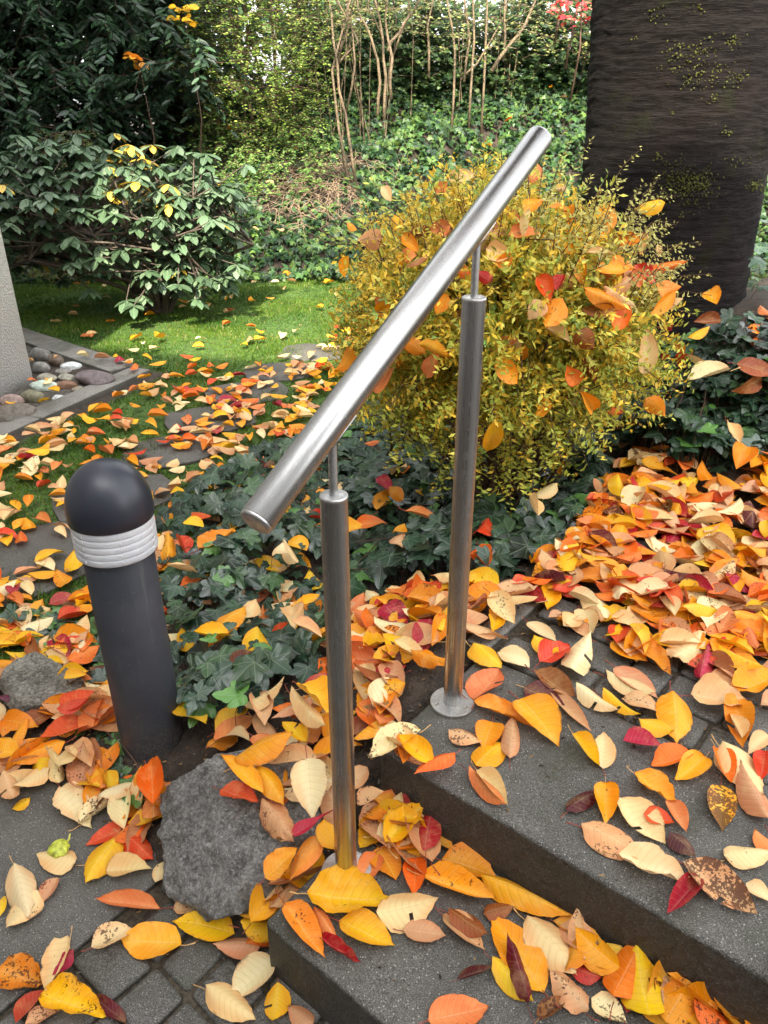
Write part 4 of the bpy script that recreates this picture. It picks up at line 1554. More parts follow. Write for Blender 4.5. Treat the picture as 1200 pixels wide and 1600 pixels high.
shrub('privet_bush', 'sunlit light green small-leaved shrub between the dark evergreen and the bare stems', 'shrub', (-1.3, 9.6), box_c(-2.3, -.4, 8.7, 10.3, 1.05, 3.6, sh_light), 2100, 12, (.15, .32), .15, (.022, .045), [(.19, .30, .045), (.13, .24, .04), (.30, .38, .07), (.08, .15, .035)], stems=rstems(-1.7, -.9, 9.6, 7, 3.4, .02))
shrub('creeping_shrub', 'low sunlit green shrub spilling down the bank below the light green shrub', 'shrub', (-1.5, 8.9), box_c(-2.1, -.6, 8.6, 9.6, .75, 1.5, lambda p: p.z < Hs(p.x, p.y) + .42), 520, 10, (.10, .22), .3, (.03, .05), [(.16, .28, .06), (.10, .22, .05), (.22, .33, .08)])
# bare stem clumps traced on the crest
shrub('tall_shrub', 'bare pale stems twisting up together left of the middle of the bank', 'shrub', (-.35, 8.9), box_c(-.9, .2, 8.8, 9.6, 2.2, 3.4), 130, 9, (.15, .35), .1, (.03, .05), [(.14, .20, .06), (.35, .33, .10)],
      stems=[pstem(p, 8.9, .017, .008) for p in ([(557, 234), (540, 180), (527, 100), (518, 20), (500, -70)], [(545, 232), (530, 205), (519, 110), (532, 60), (562, -60)])] + [pstem([(527, 100), (545, 40), (530, -50)], 8.95, .014, .007, False), pstem([(519, 110), (560, 65), (520, -10), (510, -60)], 9.0, .013, .007, False), pstem([(540, 180), (555, 100), (548, 20), (575, -60)], 8.95, .012, .006, False)], smat=M_STEM, group='bare-stemmed shrubs on the bank', )
shrub('tall_shrub', 'forked pale-stemmed shrub in the middle of the bank with a bright cut stump', 'shrub', (.0, 9.1), box_c(-.4, .6, 9.0, 9.8, 2.2, 3.5), 170, 9, (.15, .35), .1, (.03, .05), [(.14, .20, .06), (.30, .32, .10)],
      stems=[pstem(p, 9.1, .018, .008) for p in ([(600, 188), (603, 120), (598, 60), (586, 0), (580, -70)], [(611, 155), (613, 90), (602, 30), (615, -60)], [(590, 180), (594, 130), (580, 60), (560, 20), (548, -60)])] + [pstem([(606, 80), (625, 50), (647, 18), (668, -40)], 9.1, .018, .009, False), pstem([(613, 90), (640, 20), (636, -50)], 9.2, .011, .006, False), pstem([(598, 60), (575, 10), (585, -60)], 9.2, .011, .006, False)], smat=M_STEM, group='bare-stemmed shrubs on the bank')
shrub('tall_shrub', 'row of straight bare stems with one long slanting branch left of the trunk', 'shrub', (1.2, 9.7), box_c(.6, 1.9, 9.5, 10.2, 2.0, 3.6), 260, 9, (.15, .35), .1, (.03, .055), [(.12, .18, .06), (.28, .30, .09)],
      stems=[pstem(p, 9.7, .015, .009) for p in ([(707, 148), (711, 80), (700, 10), (697, -70)], [(735, 140), (741, 60), (737, -70)], [(755, 146), (760, 40), (757, -70)], [(725, 128), (734, 60), (720, -50)], [(670, 122), (668, 40), (690, -40)], [(786, 95), (788, 20), (786, -60)])] + [pstem([(768, 112), (795, 72), (822, 36), (850, -30)], 9.65, .022, .012), pstem([(720, 125), (745, 100), (790, 20), (800, -50)], 9.75, .012, .007)], smat=M_STEM, group='bare-stemmed shrubs on the bank')
shrub('tall_shrub', 'two dark thin stems leaning away just beside the cherry trunk edge', 'shrub', (2.3, 9.9), box_c(1.9, 2.9, 9.6, 10.4, 2.0, 3.4), 140, 9, (.15, .3), .1, (.03, .055), [(.10, .16, .05), (.28, .28, .08)],
      stems=[pstem(p, 9.9, .014, .008) for p in ([(884, 108), (895, 50), (908, -40)], [(866, 70), (878, 0), (886, -60)])], smat=M_TWIG, group='bare-stemmed shrubs on the bank')
shrub('maple_sapling', 'small sapling with pinkish red leaves at the top of the bank near the trunk', 'shrub', (2.05, 9.6), box_c(1.75, 2.4, 9.4, 9.8, 2.30, 2.75), 34, 6, (.10, .2), .3, (.05, .08), [srgb('D8434F'), srgb('E06A5A'), srgb('C23A3A')], tmpl=LANCE, wid=1.6, stems=[([Vector((2.05, 9.6, 1.6)), Vector((2.1, 9.6, 2.1)), Vector((2.05, 9.6, 2.75))], [.012, .01, .006])], smat=M_TWIG)
for (cx, cy, lab) in ((290, 25, 'sapling with a tuft of yellow leaves in front of the evergreen top'), (216, 93, 'thin sapling twig with a few orange leaves in front of the dark evergreen')):
    p = at(cx, cy, Y=8.6)
    b0 = Vector((p.x - .12, 8.75, Hs(p.x - .12, 8.75)))
    shrub('maple_sapling', lab, 'sapling', (b0.x, b0.y), box_c(p.x - .07, p.x + .07, 8.5, 8.6, p.z - .05, p.z + .07), 6 if cx > 250 else 3, 5, (.06, .12), .2, (.07, .10), [srgb('F2B01E'), srgb('F4C63A')] if cx > 250 else [srgb('EE8A20'), srgb('F0A83A')], tmpl=LANCE, wid=1.9, stems=[([b0, b0.lerp(p, .5) + Vector((.1, 0, 0)), p], [.009, .007, .003])], smat=M_TWIG)
p = at(105, 205, Y=8.1)
shrub('low_shrub', 'small olive green shrub at the dark foot of the evergreen', 'shrub', (p.x, 8.1), box_c(p.x - .42, p.x + .42, 7.9, 8.4, .45, 1.35, lambda q: ((q.x - p.x) / .42) ** 2 + ((q.z - .85) / .5) ** 2 < 1), 300, 10, (.1, .2), .2, (.02, .035), [(.09, .14, .035), (.13, .17, .04)])
p2 = at(40, 290, Y=7.6)
shrub('low_shrub', 'low yellowish green shrub behind the left end of the rhododendron', 'shrub', (p2.x, 7.6), box_c(p2.x - .9, p2.x + .6, 7.3, 7.9, .1, .75, lambda q: q.z < .55 + .2 * math.sin(q.x * 5)), 420, 10, (.1, .2), .2, (.02, .035), [(.12, .17, .04), (.18, .20, .05), (.24, .17, .06)])
for (x0, x1, y0, n_, zt_, cols_, lab) in ((-11, -5.2, 13.0, 9000, 8, [(.03, .07, .04), (.05, .11, .05)], 'tall dark tree far behind the evergreen at the left'), (-5.4, -1.6, 12.6, 8000, 8, [(.035, .08, .04), (.06, .12, .05)], 'tall dark tree far behind the sunlit shrub'), (.2, 7.5, 14.0, 1500, 5, [(.05, .09, .035), (.09, .14, .05)], 'sparse tree line far behind the hedge at the right'), (-1.8, .2, 13.0, 2200, 6, [(.07, .12, .04), (.12, .18, .06)], 'thin green tree far behind the forked bare stems')):
    root = empty('background_tree', ((x0 + x1) / 2, y0 + 1, Hs(0, 13)), lab, 'tree', 'trees beyond the bank')
    Pp = np.stack([rng.uniform(x0, x1, n_), rng.uniform(y0, y0 + 2.4, n_), Hs(0, 13) + .3 + (zt_ - 1.7) * rng.uniform(0, 1, n_)], 1)
    Pp += .5 * np.sin(Pp[:, [1, 2, 0]] * 2.3)
    a = leaf_cloud(Pp, (.14, .26), cols_, (0, 0, -.6), .8, LANCE, 1.6, .35, (0, -.5, .6))
    obj('crown', mesh_np('background_crown', *a[:4]), M_FOL, root, kind='stuff', smooth=False)
    xm = (x0 + x1) / 2
    obj('trunk', tubes_mesh('background_trunk', [([Vector((xm, y0 + 1.2, 1.2)), Vector((xm + .1, y0 + 1.2, 4)), Vector((xm, y0 + 1.2, 7))], [.16, .13, .08])], 9), M_BARK, root)
# hedge along the crest with sky showing through
for (x0, x1, lab, n_) in ((-1.0, .55, 'loose leafy hedge shrub on the crest behind the forked stems', 1500), (.5, 2.0, 'loose leafy hedge shrub on the crest behind the straight stems', 1400), (1.9, 4.2, 'loose leafy hedge shrub on the crest partly behind the cherry trunk', 2200), (4.0, 6.6, 'loose leafy hedge shrub on the crest right of the cherry trunk', 1100)):
    shrub('hedge_shrub', lab, 'shrub', ((x0 + x1) / 2, 10.7), box_c(x0, x1, 10.2, 11.4, 1.5, 3.6, lambda q: random.random() < 1.25 - (q.z - 1.7) * 1.05 + (.25 if math.sin(q.x * 4.3) > .2 else 0)), n_, 11, (.15, .35), .2, (.05, .085), [(.05, .10, .04), (.07, .13, .04), (.11, .17, .05), (.035, .075, .035)], DIAM, 1.5, stems=rstems(x0, x1, 10.5, 6, 3.6, .016), smat=M_STEM, group='hedge shrubs on the crest of the bank', twr=2)
# young yellow-green shoots left of the bush
shrub('snowberry_shoots', 'airy yellow-green arching shoots standing up behind the left top of the yellow bush', 'shrub', (.15, 3.2), box_c(-.15, .62, 3.05, 3.5, .95, 1.28, lambda q: q.z < 1.12 + .12 * math.sin(q.x * 9)), 75, 12, (.14, .28), -.35, (.022, .036), [(.32, .42, .08), (.45, .50, .10), (.22, .34, .08)], tmpl=LANCE, wid=1.1,
      stems=[([Vector((.15 + random.gauss(0, .1), 3.25, .1)), Vector((.1 + random.gauss(0, .15), 3.2, .6)), Vector((random.uniform(-.1, .5), 3.25, 1.05))], [.006, .004, .002]) for _ in range(14)], smat=M_TWIG)

# ------------------------------------------------------------------ fallen cherry leaves
PAL = {'cream': ('EBCF95', 'cream'), 'ivory': ('F3E2AE', 'pale ivory'), 'tan': ('DDAF80', 'tan'), 'gold': ('F5AC1C', 'golden'), 'yellow': ('F4C01C', 'bright yellow'),
       'amber': ('EC961C', 'amber'), 'orange': ('EB7420', 'orange'), 'salmon': ('E58A4C', 'salmon'), 'flame': ('D84A1E', 'orange-red'), 'red': ('B8242A', 'red'),
       'crimson': ('B01C3C', 'crimson'), 'maroon': ('5A1620', 'maroon'), 'brown': ('96592A', 'brown'), 'rose': ('CF9A6E', 'dusty rose')}
# base x,y, tip x,y, width (photo pixels), colour, speckle 0..1, surface (P paving, A lower step, B upper step, T terrain, number = lift above terrain)
TR = [
 (25,1358,50,1443,52,'ivory',.15,'P'),(60,1400,14,1461,40,'cream',.15,'P'),(91,1373,64,1413,26,'rose',.3,'P'),(120,1353,57,1340,42,'cream',.1,'P'),
 (97,1232,143,1297,54,'ivory',.05,'P'),(183,1312,135,1387,42,'yellow',.05,'P'),(210,1287,133,1322,26,'flame',.1,'P'),(190,1305,243,1347,38,'flame',.2,'P'),
 (166,1362,238,1358,34,'cream',.05,'P'),(255,1350,243,1382,26,'cream',0,'P'),(250,1420,150,1410,28,'salmon',.05,'P'),(143,1482,212,1453,40,'cream',.55,'P'),
 (283,1478,188,1467,60,'gold',.0,'P'),(367,1462,270,1440,50,'yellow',.15,'P'),(411,1480,333,1484,36,'rose',.2,'P'),(270,1420,322,1413,30,'tan',.4,'P'),
 (0,1515,73,1542,62,'amber',.5,'P'),(118,1490,68,1532,24,'crimson',.1,'P'),(110,1470,72,1562,36,'cream',.1,'P'),(26,1600,70,1548,25,'red',.2,'P'),
 (65,1557,168,1592,60,'yellow',.4,'P'),(197,1600,145,1555,26,'maroon',.2,'P'),(40,1600,95,1580,32,'tan',.5,'P'),(428,1500,358,1560,50,'ivory',.1,'P'),
 (322,1547,402,1598,52,'cream',.1,'P'),(436,1543,428,1605,42,'yellow',.1,'P'),(490,1605,450,1575,36,'rose',.2,'P'),(0,1432,6,1400,20,'yellow',.1,'P'),
 (20,1268,50,1250,26,'yellow',.3,'T'),(0,1245,75,1212,22,'cream',.1,'T'),(10,1205,45,1165,34,'cream',.05,'T'),(165,1250,207,1240,36,'red',.05,'T'),
 (135,1272,165,1242,26,'maroon',.1,'T'),(240,1262,238,1184,42,'orange',.2,'.09'),(213,1258,188,1285,20,'amber',.1,'T'),(185,1165,138,1222,24,'amber',.3,'.03'),
 (135,1168,160,1205,22,'rose',.3,'.03'),(240,1262,222,1302,20,'maroon',.1,'T'),(30,1070,5,1085,30,'yellow',.05,'T'),(60,1045,45,1000,20,'brown',.2,'.03'),
 (60,1045,110,1020,22,'yellow',.1,'.03'),(100,1062,135,1055,22,'yellow',.1,'.09'),(95,1112,148,1082,30,'flame',.1,'.09'),(90,1115,140,1100,22,'flame',.2,'.09'),
 (120,935,75,945,24,'crimson',.1,'.06'),
 (412,1244,345,1180,24,'gold',.1,'.16'),(347,1238,404,1258,34,'flame',.15,'.15'),(372,1195,464,1150,38,'amber',.15,'.15'),(402,1200,445,1260,36,'gold',.05,'.14'),
 (497,1188,415,1200,28,'tan',.3,'.1'),(480,1187,490,1282,58,'ivory',.05,'.12'),(413,1257,463,1322,44,'rose',.35,'.12'),(415,1372,466,1326,48,'gold',.1,'.14'),
 (500,1305,455,1377,38,'amber',.3,'.11'),(455,1308,522,1268,18,'crimson',.0,'.13'),(505,1285,520,1335,42,'gold',.05,'.12'),(395,1150,440,1180,30,'salmon',.1,'.1'),
 (480,1160,440,1130,26,'yellow',.2,'.1'),(455,1090,510,1160,30,'cream',.05,'.1'),(470,1080,515,1125,44,'yellow',.05,'.11'),(440,1320,420,1290,22,'cream',.1,'.1'),
 (482,1397,607,1414,76,'yellow',.12,'A'),(445,1412,508,1504,44,'amber',.25,'A'),(490,1425,528,1478,24,'salmon',.2,'A'),(497,1465,563,1510,14,'red',.2,'A'),
 (530,1440,617,1484,56,'yellow',.15,'A'),(588,1437,683,1416,58,'cream',.05,'A'),(630,1455,698,1463,38,'rose',.1,'A'),(692,1430,757,1490,40,'tan',.3,'A'),
 (700,1430,762,1470,34,'brown',.3,'A'),(598,1285,560,1330,44,'yellow',.05,'A'),(590,1335,560,1392,36,'salmon',.1,'A'),(592,1325,618,1378,50,'gold',.05,'A'),
 (612,1292,665,1375,56,'rose',.45,'A'),(650,1343,645,1400,38,'orange',.1,'A'),(690,1345,777,1372,54,'amber',.35,'A'),(655,1292,707,1332,38,'gold',.4,'A'),
 (660,1372,776,1412,38,'gold',.3,'A'),(750,1380,892,1440,38,'gold',.1,'A'),(865,1440,947,1485,34,'gold',.2,'A'),(755,1432,802,1420,30,'brown',.2,'A'),
 (850,1552,765,1428,60,'gold',.0,'A'),(822,1440,902,1530,60,'cream',.05,'A'),(872,1450,945,1508,44,'tan',.1,'A'),(770,1502,835,1572,38,'yellow',.0,'A'),
 (825,1580,790,1468,28,'maroon',.1,'A'),(918,1586,855,1520,44,'tan',.4,'A'),(890,1515,940,1535,34,'red',.3,'A'),(920,1508,975,1520,30,'gold',.6,'A'),
 (925,1560,978,1600,50,'ivory',.5,'A'),(978,1583,1000,1500,32,'red',.1,'A'),(1070,1592,1015,1505,34,'rose',.2,'A'),(1002,1562,1058,1605,48,'gold',.3,'A'),
 (1075,1545,1185,1605,46,'amber',.1,'A'),(1055,1535,1072,1550,14,'crimson',.1,'A'),(668,1595,765,1572,64,'salmon',.15,'A'),(840,1595,885,1560,30,'brown',.7,'A'),
 (715,1530,772,1512,15,'maroon',.2,'A'),(625,1250,600,1290,30,'red',.3,'A'),(560,1262,600,1240,34,'tan',.5,'.12'),(575,1200,545,1235,30,'tan',.3,'.12'),
 (732,1207,790,1270,26,'salmon',.1,'B'),(745,1207,793,1268,28,'cream',.05,'B'),(745,1200,787,1160,44,'gold',.0,'B'),(770,1130,757,1175,46,'amber',.0,'B'),
 (796,1192,800,1122,30,'rose',.2,'B'),(700,1146,752,1165,35,'tan',.5,'B'),(742,1097,780,1048,50,'salmon',.2,'B'),(740,1097,832,1137,26,'amber',.2,'B'),
 (812,1095,874,1167,58,'gold',.15,'B'),(737,1012,784,1050,44,'yellow',.05,'B'),(828,1042,776,1020,28,'ivory',.05,'B'),(820,1075,882,1105,30,'maroon',.1,'B'),
 (835,1050,900,1092,30,'brown',.1,'B'),(860,1077,925,1145,22,'rose',.1,'B'),(900,1080,965,1125,24,'ivory',.05,'B'),(888,1063,918,1006,44,'ivory',.1,'B'),
 (835,1000,872,1028,34,'yellow',.05,'B'),(842,1040,890,1014,34,'flame',.15,'B'),(825,972,870,1003,25,'ivory',.0,'B'),(916,930,948,975,38,'ivory',.05,'B'),
 (937,975,978,955,28,'yellow',.05,'B'),(857,966,886,966,13,'tan',.1,'B'),(872,980,907,960,20,'brown',.2,'B'),(897,987,922,970,22,'amber',.4,'B'),
 (945,1057,1022,1094,30,'cream',.05,'B'),(960,1045,1028,1095,34,'rose',.1,'B'),(940,1088,997,1132,22,'yellow',.2,'B'),(1030,1112,970,1092,30,'tan',.4,'B'),
 (1048,1085,1058,1165,58,'gold',.05,'B'),(997,1130,1052,1150,38,'yellow',.05,'B'),(942,1202,943,1143,38,'cream',.05,'B'),(895,1150,936,1206,25,'yellow',.2,'B'),
 (974,1160,1032,1166,30,'crimson',.15,'B'),(1080,1180,1016,1197,36,'orange',.05,'B'),(1100,1188,1052,1222,40,'gold',.1,'B'),(993,1210,1053,1258,38,'gold',.1,'B'),
 (885,1270,937,1236,28,'maroon',.1,'B'),(946,1226,945,1289,40,'gold',.2,'B'),(966,1250,1040,1322,50,'cream',.1,'B'),(1005,1275,1052,1290,40,'flame',.05,'B'),
 (1045,1250,1072,1305,28,'salmon',.1,'B'),(908,1293,1008,1343,46,'tan',.35,'B'),(966,1338,1074,1382,46,'ivory',.05,'B'),(1092,1372,1040,1436,36,'crimson',.15,'B'),
 (1045,1305,1085,1343,38,'maroon',.5,'B'),(1066,1350,1184,1432,50,'tan',.85,'B'),(1127,1230,1128,1300,48,'gold',.85,'B'),(1196,1292,1152,1202,42,'rose',.2,'B'),
 (1125,1168,1192,1250,50,'cream',.1,'B'),(1117,1172,1140,1234,32,'orange',.15,'B'),(1130,1345,1205,1335,42,'cream',.3,'B'),(1165,1380,1208,1412,38,'cream',.2,'B'),
 (1205,1335,1178,1300,36,'salmon',.3,'B'),(1150,1092,1162,1175,46,'amber',.05,'B'),(1158,1158,1138,1120,24,'cream',.1,'B'),(1078,1088,1170,1103,38,'cream',.05,'B'),
 (1105,1060,1168,1078,32,'tan',.1,'B'),(1095,1072,1108,1008,24,'crimson',.05,'B'),(985,1000,1047,1056,34,'amber',.0,'B'),(955,1005,1012,1037,38,'gold',.0,'B'),
 (1095,992,1002,984,20,'orange',.0,'B'),(1008,940,1076,962,34,'gold',.15,'B'),(982,978,1022,950,34,'cream',.1,'B'),(1046,1043,1098,1000,44,'cream',.1,'B'),
 (1150,1050,1120,995,36,'flame',.1,'B'),(1030,990,1100,940,0.1,'cream',.1,'B'),(1200,1150,1168,1180,30,'cream',.1,'B'),(1195,1180,1185,1225,34,'flame',.05,'B'),
 (400,990,398,1044,44,'yellow',.1,'.12'),(455,940,462,1000,40,'cream',.1,'.14'),(345,985,383,952,28,'gold',.05,'.14'),(318,1018,372,985,15,'gold',.05,'.14'),
 (285,990,300,1026,28,'yellow',.1,'.12'),(265,1000,325,1000,30,'ivory',.05,'.1'),(278,1100,322,1135,40,'yellow',.1,'.1'),(282,1105,308,1072,34,'cream',.1,'.1'),
 (316,905,280,920,20,'orange',.1,'.12'),(313,918,354,914,22,'orange',.05,'.12'),(262,888,265,838,24,'gold',.05,'.15'),(605,818,552,826,30,'orange',.1,'.14'),
 (648,772,684,768,30,'yellow',.05,'.13'),(590,800,622,768,28,'gold',.05,'.12'),(1142,580,1072,594,30,'ivory',.05,'.26'),(745,848,765,820,30,'flame',.1,'.1'),
 (735,868,772,893,26,'orange',.1,'.08'),(1137,662,1157,696,18,'cream',.05,'.24'),(1165,700,1150,735,40,'amber',.2,'.1'),(290,815,318,825,24,'yellow',.05,'.13'),
 (300,805,330,812,16,'flame',.05,'.13'),(310,860,370,830,24,'amber',.05,'.13'),(440,850,470,900,20,'cream',.05,'.14'),(480,860,450,845,34,'gold',.1,'.13'),
 (400,945,380,975,26,'cream',.1,'.12'),(370,1040,345,1060,24,'flame',.1,'.08'),(475,945,500,930,24,'gold',.1,'.12'),(1010,745,985,790,44,'gold',.2,'.04'),
]
SURFZ = {'P': .0, 'A': Z1, 'B': Z2}
leaves = []                 # dicts
placed = []                 # (x,y,r,top) for stacking


def stack_height(x, y, r):
    z = 0
    for (a, b, q, h) in placed:
        if (a - x) ** 2 + (b - y) ** 2 < ((q + r) * .42) ** 2:
            z = max(z, h)
    return z


def surf_z(x, y):
    """height of whatever a fallen leaf lands on"""
    s, t = st(x, y)
    if s > -.016 and .361 < t < .79:
        return Z2
    if s > 0 and 0 < t <= .361:
        return Z1
    if s > -.09 and .79 <= t < 2.0 and s < 2:
        return .295
    if t < .05 and s > -1.5:
        return 0.0
    return Hs(x, y) + .004


def add_leaf(Bv, Tv, width, colname, speck, roll=0.0, zone=None, caught=False, pitch=0.0):
    L_ = (Tv - Bv).length
    leaves.append(dict(B=Bv, T=Tv, L=L_, w=width, c=colname, sp=speck, roll=roll, zone=zone, caught=caught, pitch=pitch))


for (bx, by, tx, ty, w, cn, spk, sf) in TR:
    if w < 1:
        continue
    if sf in SURFZ:
        B_, T_ = at(bx, by, z=SURFZ[sf] + .006), at(tx, ty, z=SURFZ[sf] + .006)
        zone = {'P': 'paving', 'A': 'lower', 'B': 'upper'}[sf]
        if sf == 'B' and st(*((B_ + T_) / 2).xy)[1] > .79:
            zone = 'path'
    else:
        lf = .008 if sf == 'T' else float(sf)
        B_, T_ = onto(bx, by, lf), onto(tx, ty, lf)
        zone = 'bed'
    mid = (B_ + T_) / 2
    L_ = (T_ - B_).length
    if L_ < .03:
        T_ = B_ + (T_ - B_).normalized() * .03
    if L_ > .19:
        d_ = (T_ - B_).normalized(); B_, T_ = mid - d_ * .095, mid + d_ * .095
    L_ = (T_ - B_).length
    a_ = (T_ - B_).normalized()
    sd = a_.cross(Vector((0, 0, 1))).normalized()
    p0, p1 = proj(mid - sd * .01), proj(mid + sd * .01)
    # visible width measured square to the leaf's axis in the picture
    pb, pt = proj(B_), proj(T_)
    ax2 = Vector((pt[0] - pb[0], pt[1] - pb[1])).normalized()
    per = Vector((p1[0] - p0[0], p1[1] - p0[1]))
    per = abs(per.x * -ax2.y + per.y * ax2.x) / .02
    ww = min(max(w / max(per, 1), .24 * L_), .72 * L_)
    h0 = stack_height(mid.x, mid.y, L_ * .5)
    dz = h0
    B_.z += dz; T_.z += dz
    placed.append((mid.x, mid.y, L_ * .5, h0 + .0055))
    add_leaf(B_, T_, ww, cn, spk, random.gauss(0, .10), zone)

WARM = ['cream'] * 8 + ['ivory'] * 6 + ['tan'] * 5 + ['gold'] * 8 + ['yellow'] * 4 + ['amber'] * 8 + ['orange'] * 4 + ['salmon'] * 3 + ['flame'] * 2 + ['yellow'] * 5 + ['gold'] * 4 + ['red'] * 1 + ['crimson'] * 1 + ['maroon'] * 1 + ['brown'] * 2 + ['rose'] * 5


def drop(x, y, zone, pile=.03, size=(.085, .14), tilt=.28, pal=WARM, lift=0.0, maxh=.05):
    L_ = random.uniform(*size)
    a_ = random.uniform(0, 6.28)
    base_z = surf_z(x, y) + lift
    h0 = min(stack_height(x, y, L_ * .5), maxh) if pile is None else random.uniform(0, pile)
    d_ = Vector((math.cos(a_), math.sin(a_), random.gauss(0, tilt * .6)))
    d_.normalize()
    m_ = Vector((x, y, base_z + .006 + h0 + abs(d_.z) * L_ * .45))
    B_, T_ = m_ - d_ * L_ / 2, m_ + d_ * L_ / 2
    if pile is None:
        placed.append((x, y, L_ * .5, h0 + .006))
    add_leaf(B_, T_, L_ * random.uniform(.42, .62), random.choice(pal), max(0, random.gauss(.15, .2)), random.gauss(0, tilt), zone)


def fill(zone, n, sampler, **kw):
    k_ = 0
    tries = 0
    while k_ < n and tries < n * 30:
        tries += 1
        q = sampler()
        if q is None:
            continue
        if math.hypot(q[0] - P0.x, q[1] - P0.y) < .075 or math.hypot(q[0] - P1.x, q[1] - P1.y) < .08 or math.hypot(q[0] - BX, q[1] - BY + .03) < .14:
            continue
        if zone == 'bed' and st(*q)[0] > -.075 and .30 < st(*q)[1] < .79:
            continue
        drop(q[0], q[1], zone, **kw)
        k_ += 1


def samp_poly(pts, z=None):
    pw = [(onto(*p) if z is None else at(*p, z=z)) for p in pts]
    xs = [p.x for p in pw]; ys = [p.y for p in pw]

    def f():
        x_, y_ = random.uniform(min(xs), max(xs)), random.uniform(min(ys), max(ys))
        ins = False
        for i in range(len(pw)):
            a, b = pw[i], pw[i - 1]
            if (a.y > y_) != (b.y > y_) and x_ < (b.x - a.x) * (y_ - a.y) / (b.y - a.y) + a.x:
                ins = not ins
        return (x_, y_) if ins else None
    return f


RED = WARM + ['flame', 'red', 'orange', 'salmon', 'crimson', 'orange', 'flame', 'amber', 'maroon']
# deep carpet on the upper path
fill('path', 420, samp_poly([(870, 900), (930, 800), (1000, 765), (1120, 768), (1260, 760), (1330, 1000), (1300, 1050), (1130, 1010), (980, 960), (900, 930)], .3), pile=.045, tilt=.3, pal=RED)
fill('path', 70, samp_poly([(860, 960), (940, 900), (1240, 980), (1300, 1120), (1230, 1130), (1130, 1060), (1000, 1040), (900, 1010)], .3), pile=.02, tilt=.18, pal=RED)
fill('path', 40, samp_poly([(800, 930), (880, 860), (930, 800), (960, 830), (900, 930), (850, 960)], .3), pile=.04, tilt=.35, pal=RED)
# by the trunk
fill('trunk', 90, samp_poly([(1165, 570), (1170, 530), (1190, 500), (1330, 500), (1360, 620), (1220, 590)]), pile=.04, tilt=.4, pal=RED, size=(.07, .12))
# between the steps and the ivy
fill('bed', 95, samp_poly([(600, 950), (640, 925), (760, 935), (830, 960), (690, 1075), (600, 1160), (590, 1250), (500, 1330), (450, 1290), (450, 1180), (520, 1080)]), pile=.03, tilt=.35, pal=WARM + ['yellow', 'gold', 'orange', 'flame'])
fill('bed', 18, samp_poly([(300, 1170), (400, 1120), (500, 1150), (500, 1300), (420, 1300), (410, 1190)]), pile=.08, tilt=.35)
# left edge
fill('bed', 90, samp_poly([(-60, 1000), (40, 960), (120, 980), (190, 1090), (180, 1250), (60, 1260), (-80, 1250)]), pile=.025, tilt=.3)
fill('bed', 22, samp_poly([(150, 1180), (250, 1170), (270, 1230), (235, 1320), (190, 1300), (120, 1230)]), pile=.02, tilt=.3)
fill('bed', 14, samp_poly([(380, 1450), (440, 1380), (470, 1330), (500, 1360), (410, 1470)]), pile=.02, tilt=.3)
fill('bed', 34, samp_poly([(540, 960), (640, 940), (690, 1000), (660, 1070), (560, 1090), (500, 1150), (480, 1080)]), pile=.03, tilt=.3, pal=WARM + ['yellow', 'gold'])
fill('bed', 26, samp_poly([(930, 700), (1000, 690), (1080, 740), (1010, 775), (930, 790)]), pile=.02, tilt=.25)
fill('gap', 26, samp_poly([(600, 1245), (640, 1255), (720, 1320), (660, 1340), (600, 1320), (560, 1290)], .15), pile=.03, tilt=.25)
fill('gap', 18, samp_poly([(1000, 1530), (900, 1470), (880, 1480), (960, 1560), (1180, 1640), (1260, 1650)], .15), pile=.015, tilt=.2)
# inside the ivy
fill('ivy', 34, samp_poly([(262, 800), (480, 720), (700, 660), (870, 680), (920, 780), (850, 870), (560, 920), (500, 1080), (300, 1160)]), pile=.07, tilt=.5, lift=.12, pal=WARM + ['orange', 'yellow', 'gold', 'gold'])
fill('ivy', 14, samp_poly([(1000, 700), (1020, 570), (1150, 570), (1240, 620), (1240, 720), (1060, 740)]), pile=.1, tilt=.6, lift=.12, pal=['brown', 'amber', 'red', 'orange', 'cream', 'gold', 'flame'])
# lawn
def lawn_s():
    x_ = random.uniform(-3.3, .35); y_ = random.uniform(1.95, 7.9)
    if not bool(is_lawn(np.array(x_), np.array(y_))) and not (y_ < 5.0 and -1.7 - .37 * (4.8 - y_) + .3 < x_ < -.2):
        return None
    band = -.75 - .42 * (y_ - 3.2)
    right = -.45 + .18 * (y_ - 4.2)
    if y_ < 3.9:
        p_ = .95 if x_ > -2.3 else .6
    elif y_ < 4.9:
        p_ = .85 if x_ > -1.25 + .3 * (y_ - 3.9) else .35
    elif y_ < 5.9:
        p_ = .5 if x_ > -.75 + .5 * (y_ - 4.9) else .10
    else:
        p_ = .05 if x_ > -2.2 else .02
    p_ *= .75 + .5 * mnoise.noise(Vector((x_ * 3, y_ * 3, 0)))
    return (x_, y_) if random.random() < p_ else None


fill('lawn', 930, lawn_s, pile=.012, tilt=.2, lift=.012, size=(.075, .125), pal=[q for q in WARM if q not in ('maroon', 'brown', 'red')] + ['cream', 'ivory', 'cream', 'rose', 'cream', 'tan', 'gold', 'cream', 'ivory', 'salmon', 'crimson', 'rose'])
fill('kerb', 10, samp_poly([(0, 640), (50, 560), (130, 560), (170, 600), (60, 660)], .03), pile=.02, tilt=.3, size=(.06, .10), lift=.03)
fill('kerb', 14, samp_poly([(0, 690), (150, 640), (225, 590), (110, 545), (190, 560), (235, 590), (150, 650), (0, 710)], .04), pile=.01, tilt=.2, size=(.07, .11), lift=.035)
fill('lawn', 34, lambda: (random.uniform(-4, 2.5), random.uniform(8.0, 10.2)), pile=.01, tilt=.5, size=(.07, .11), lift=.14)

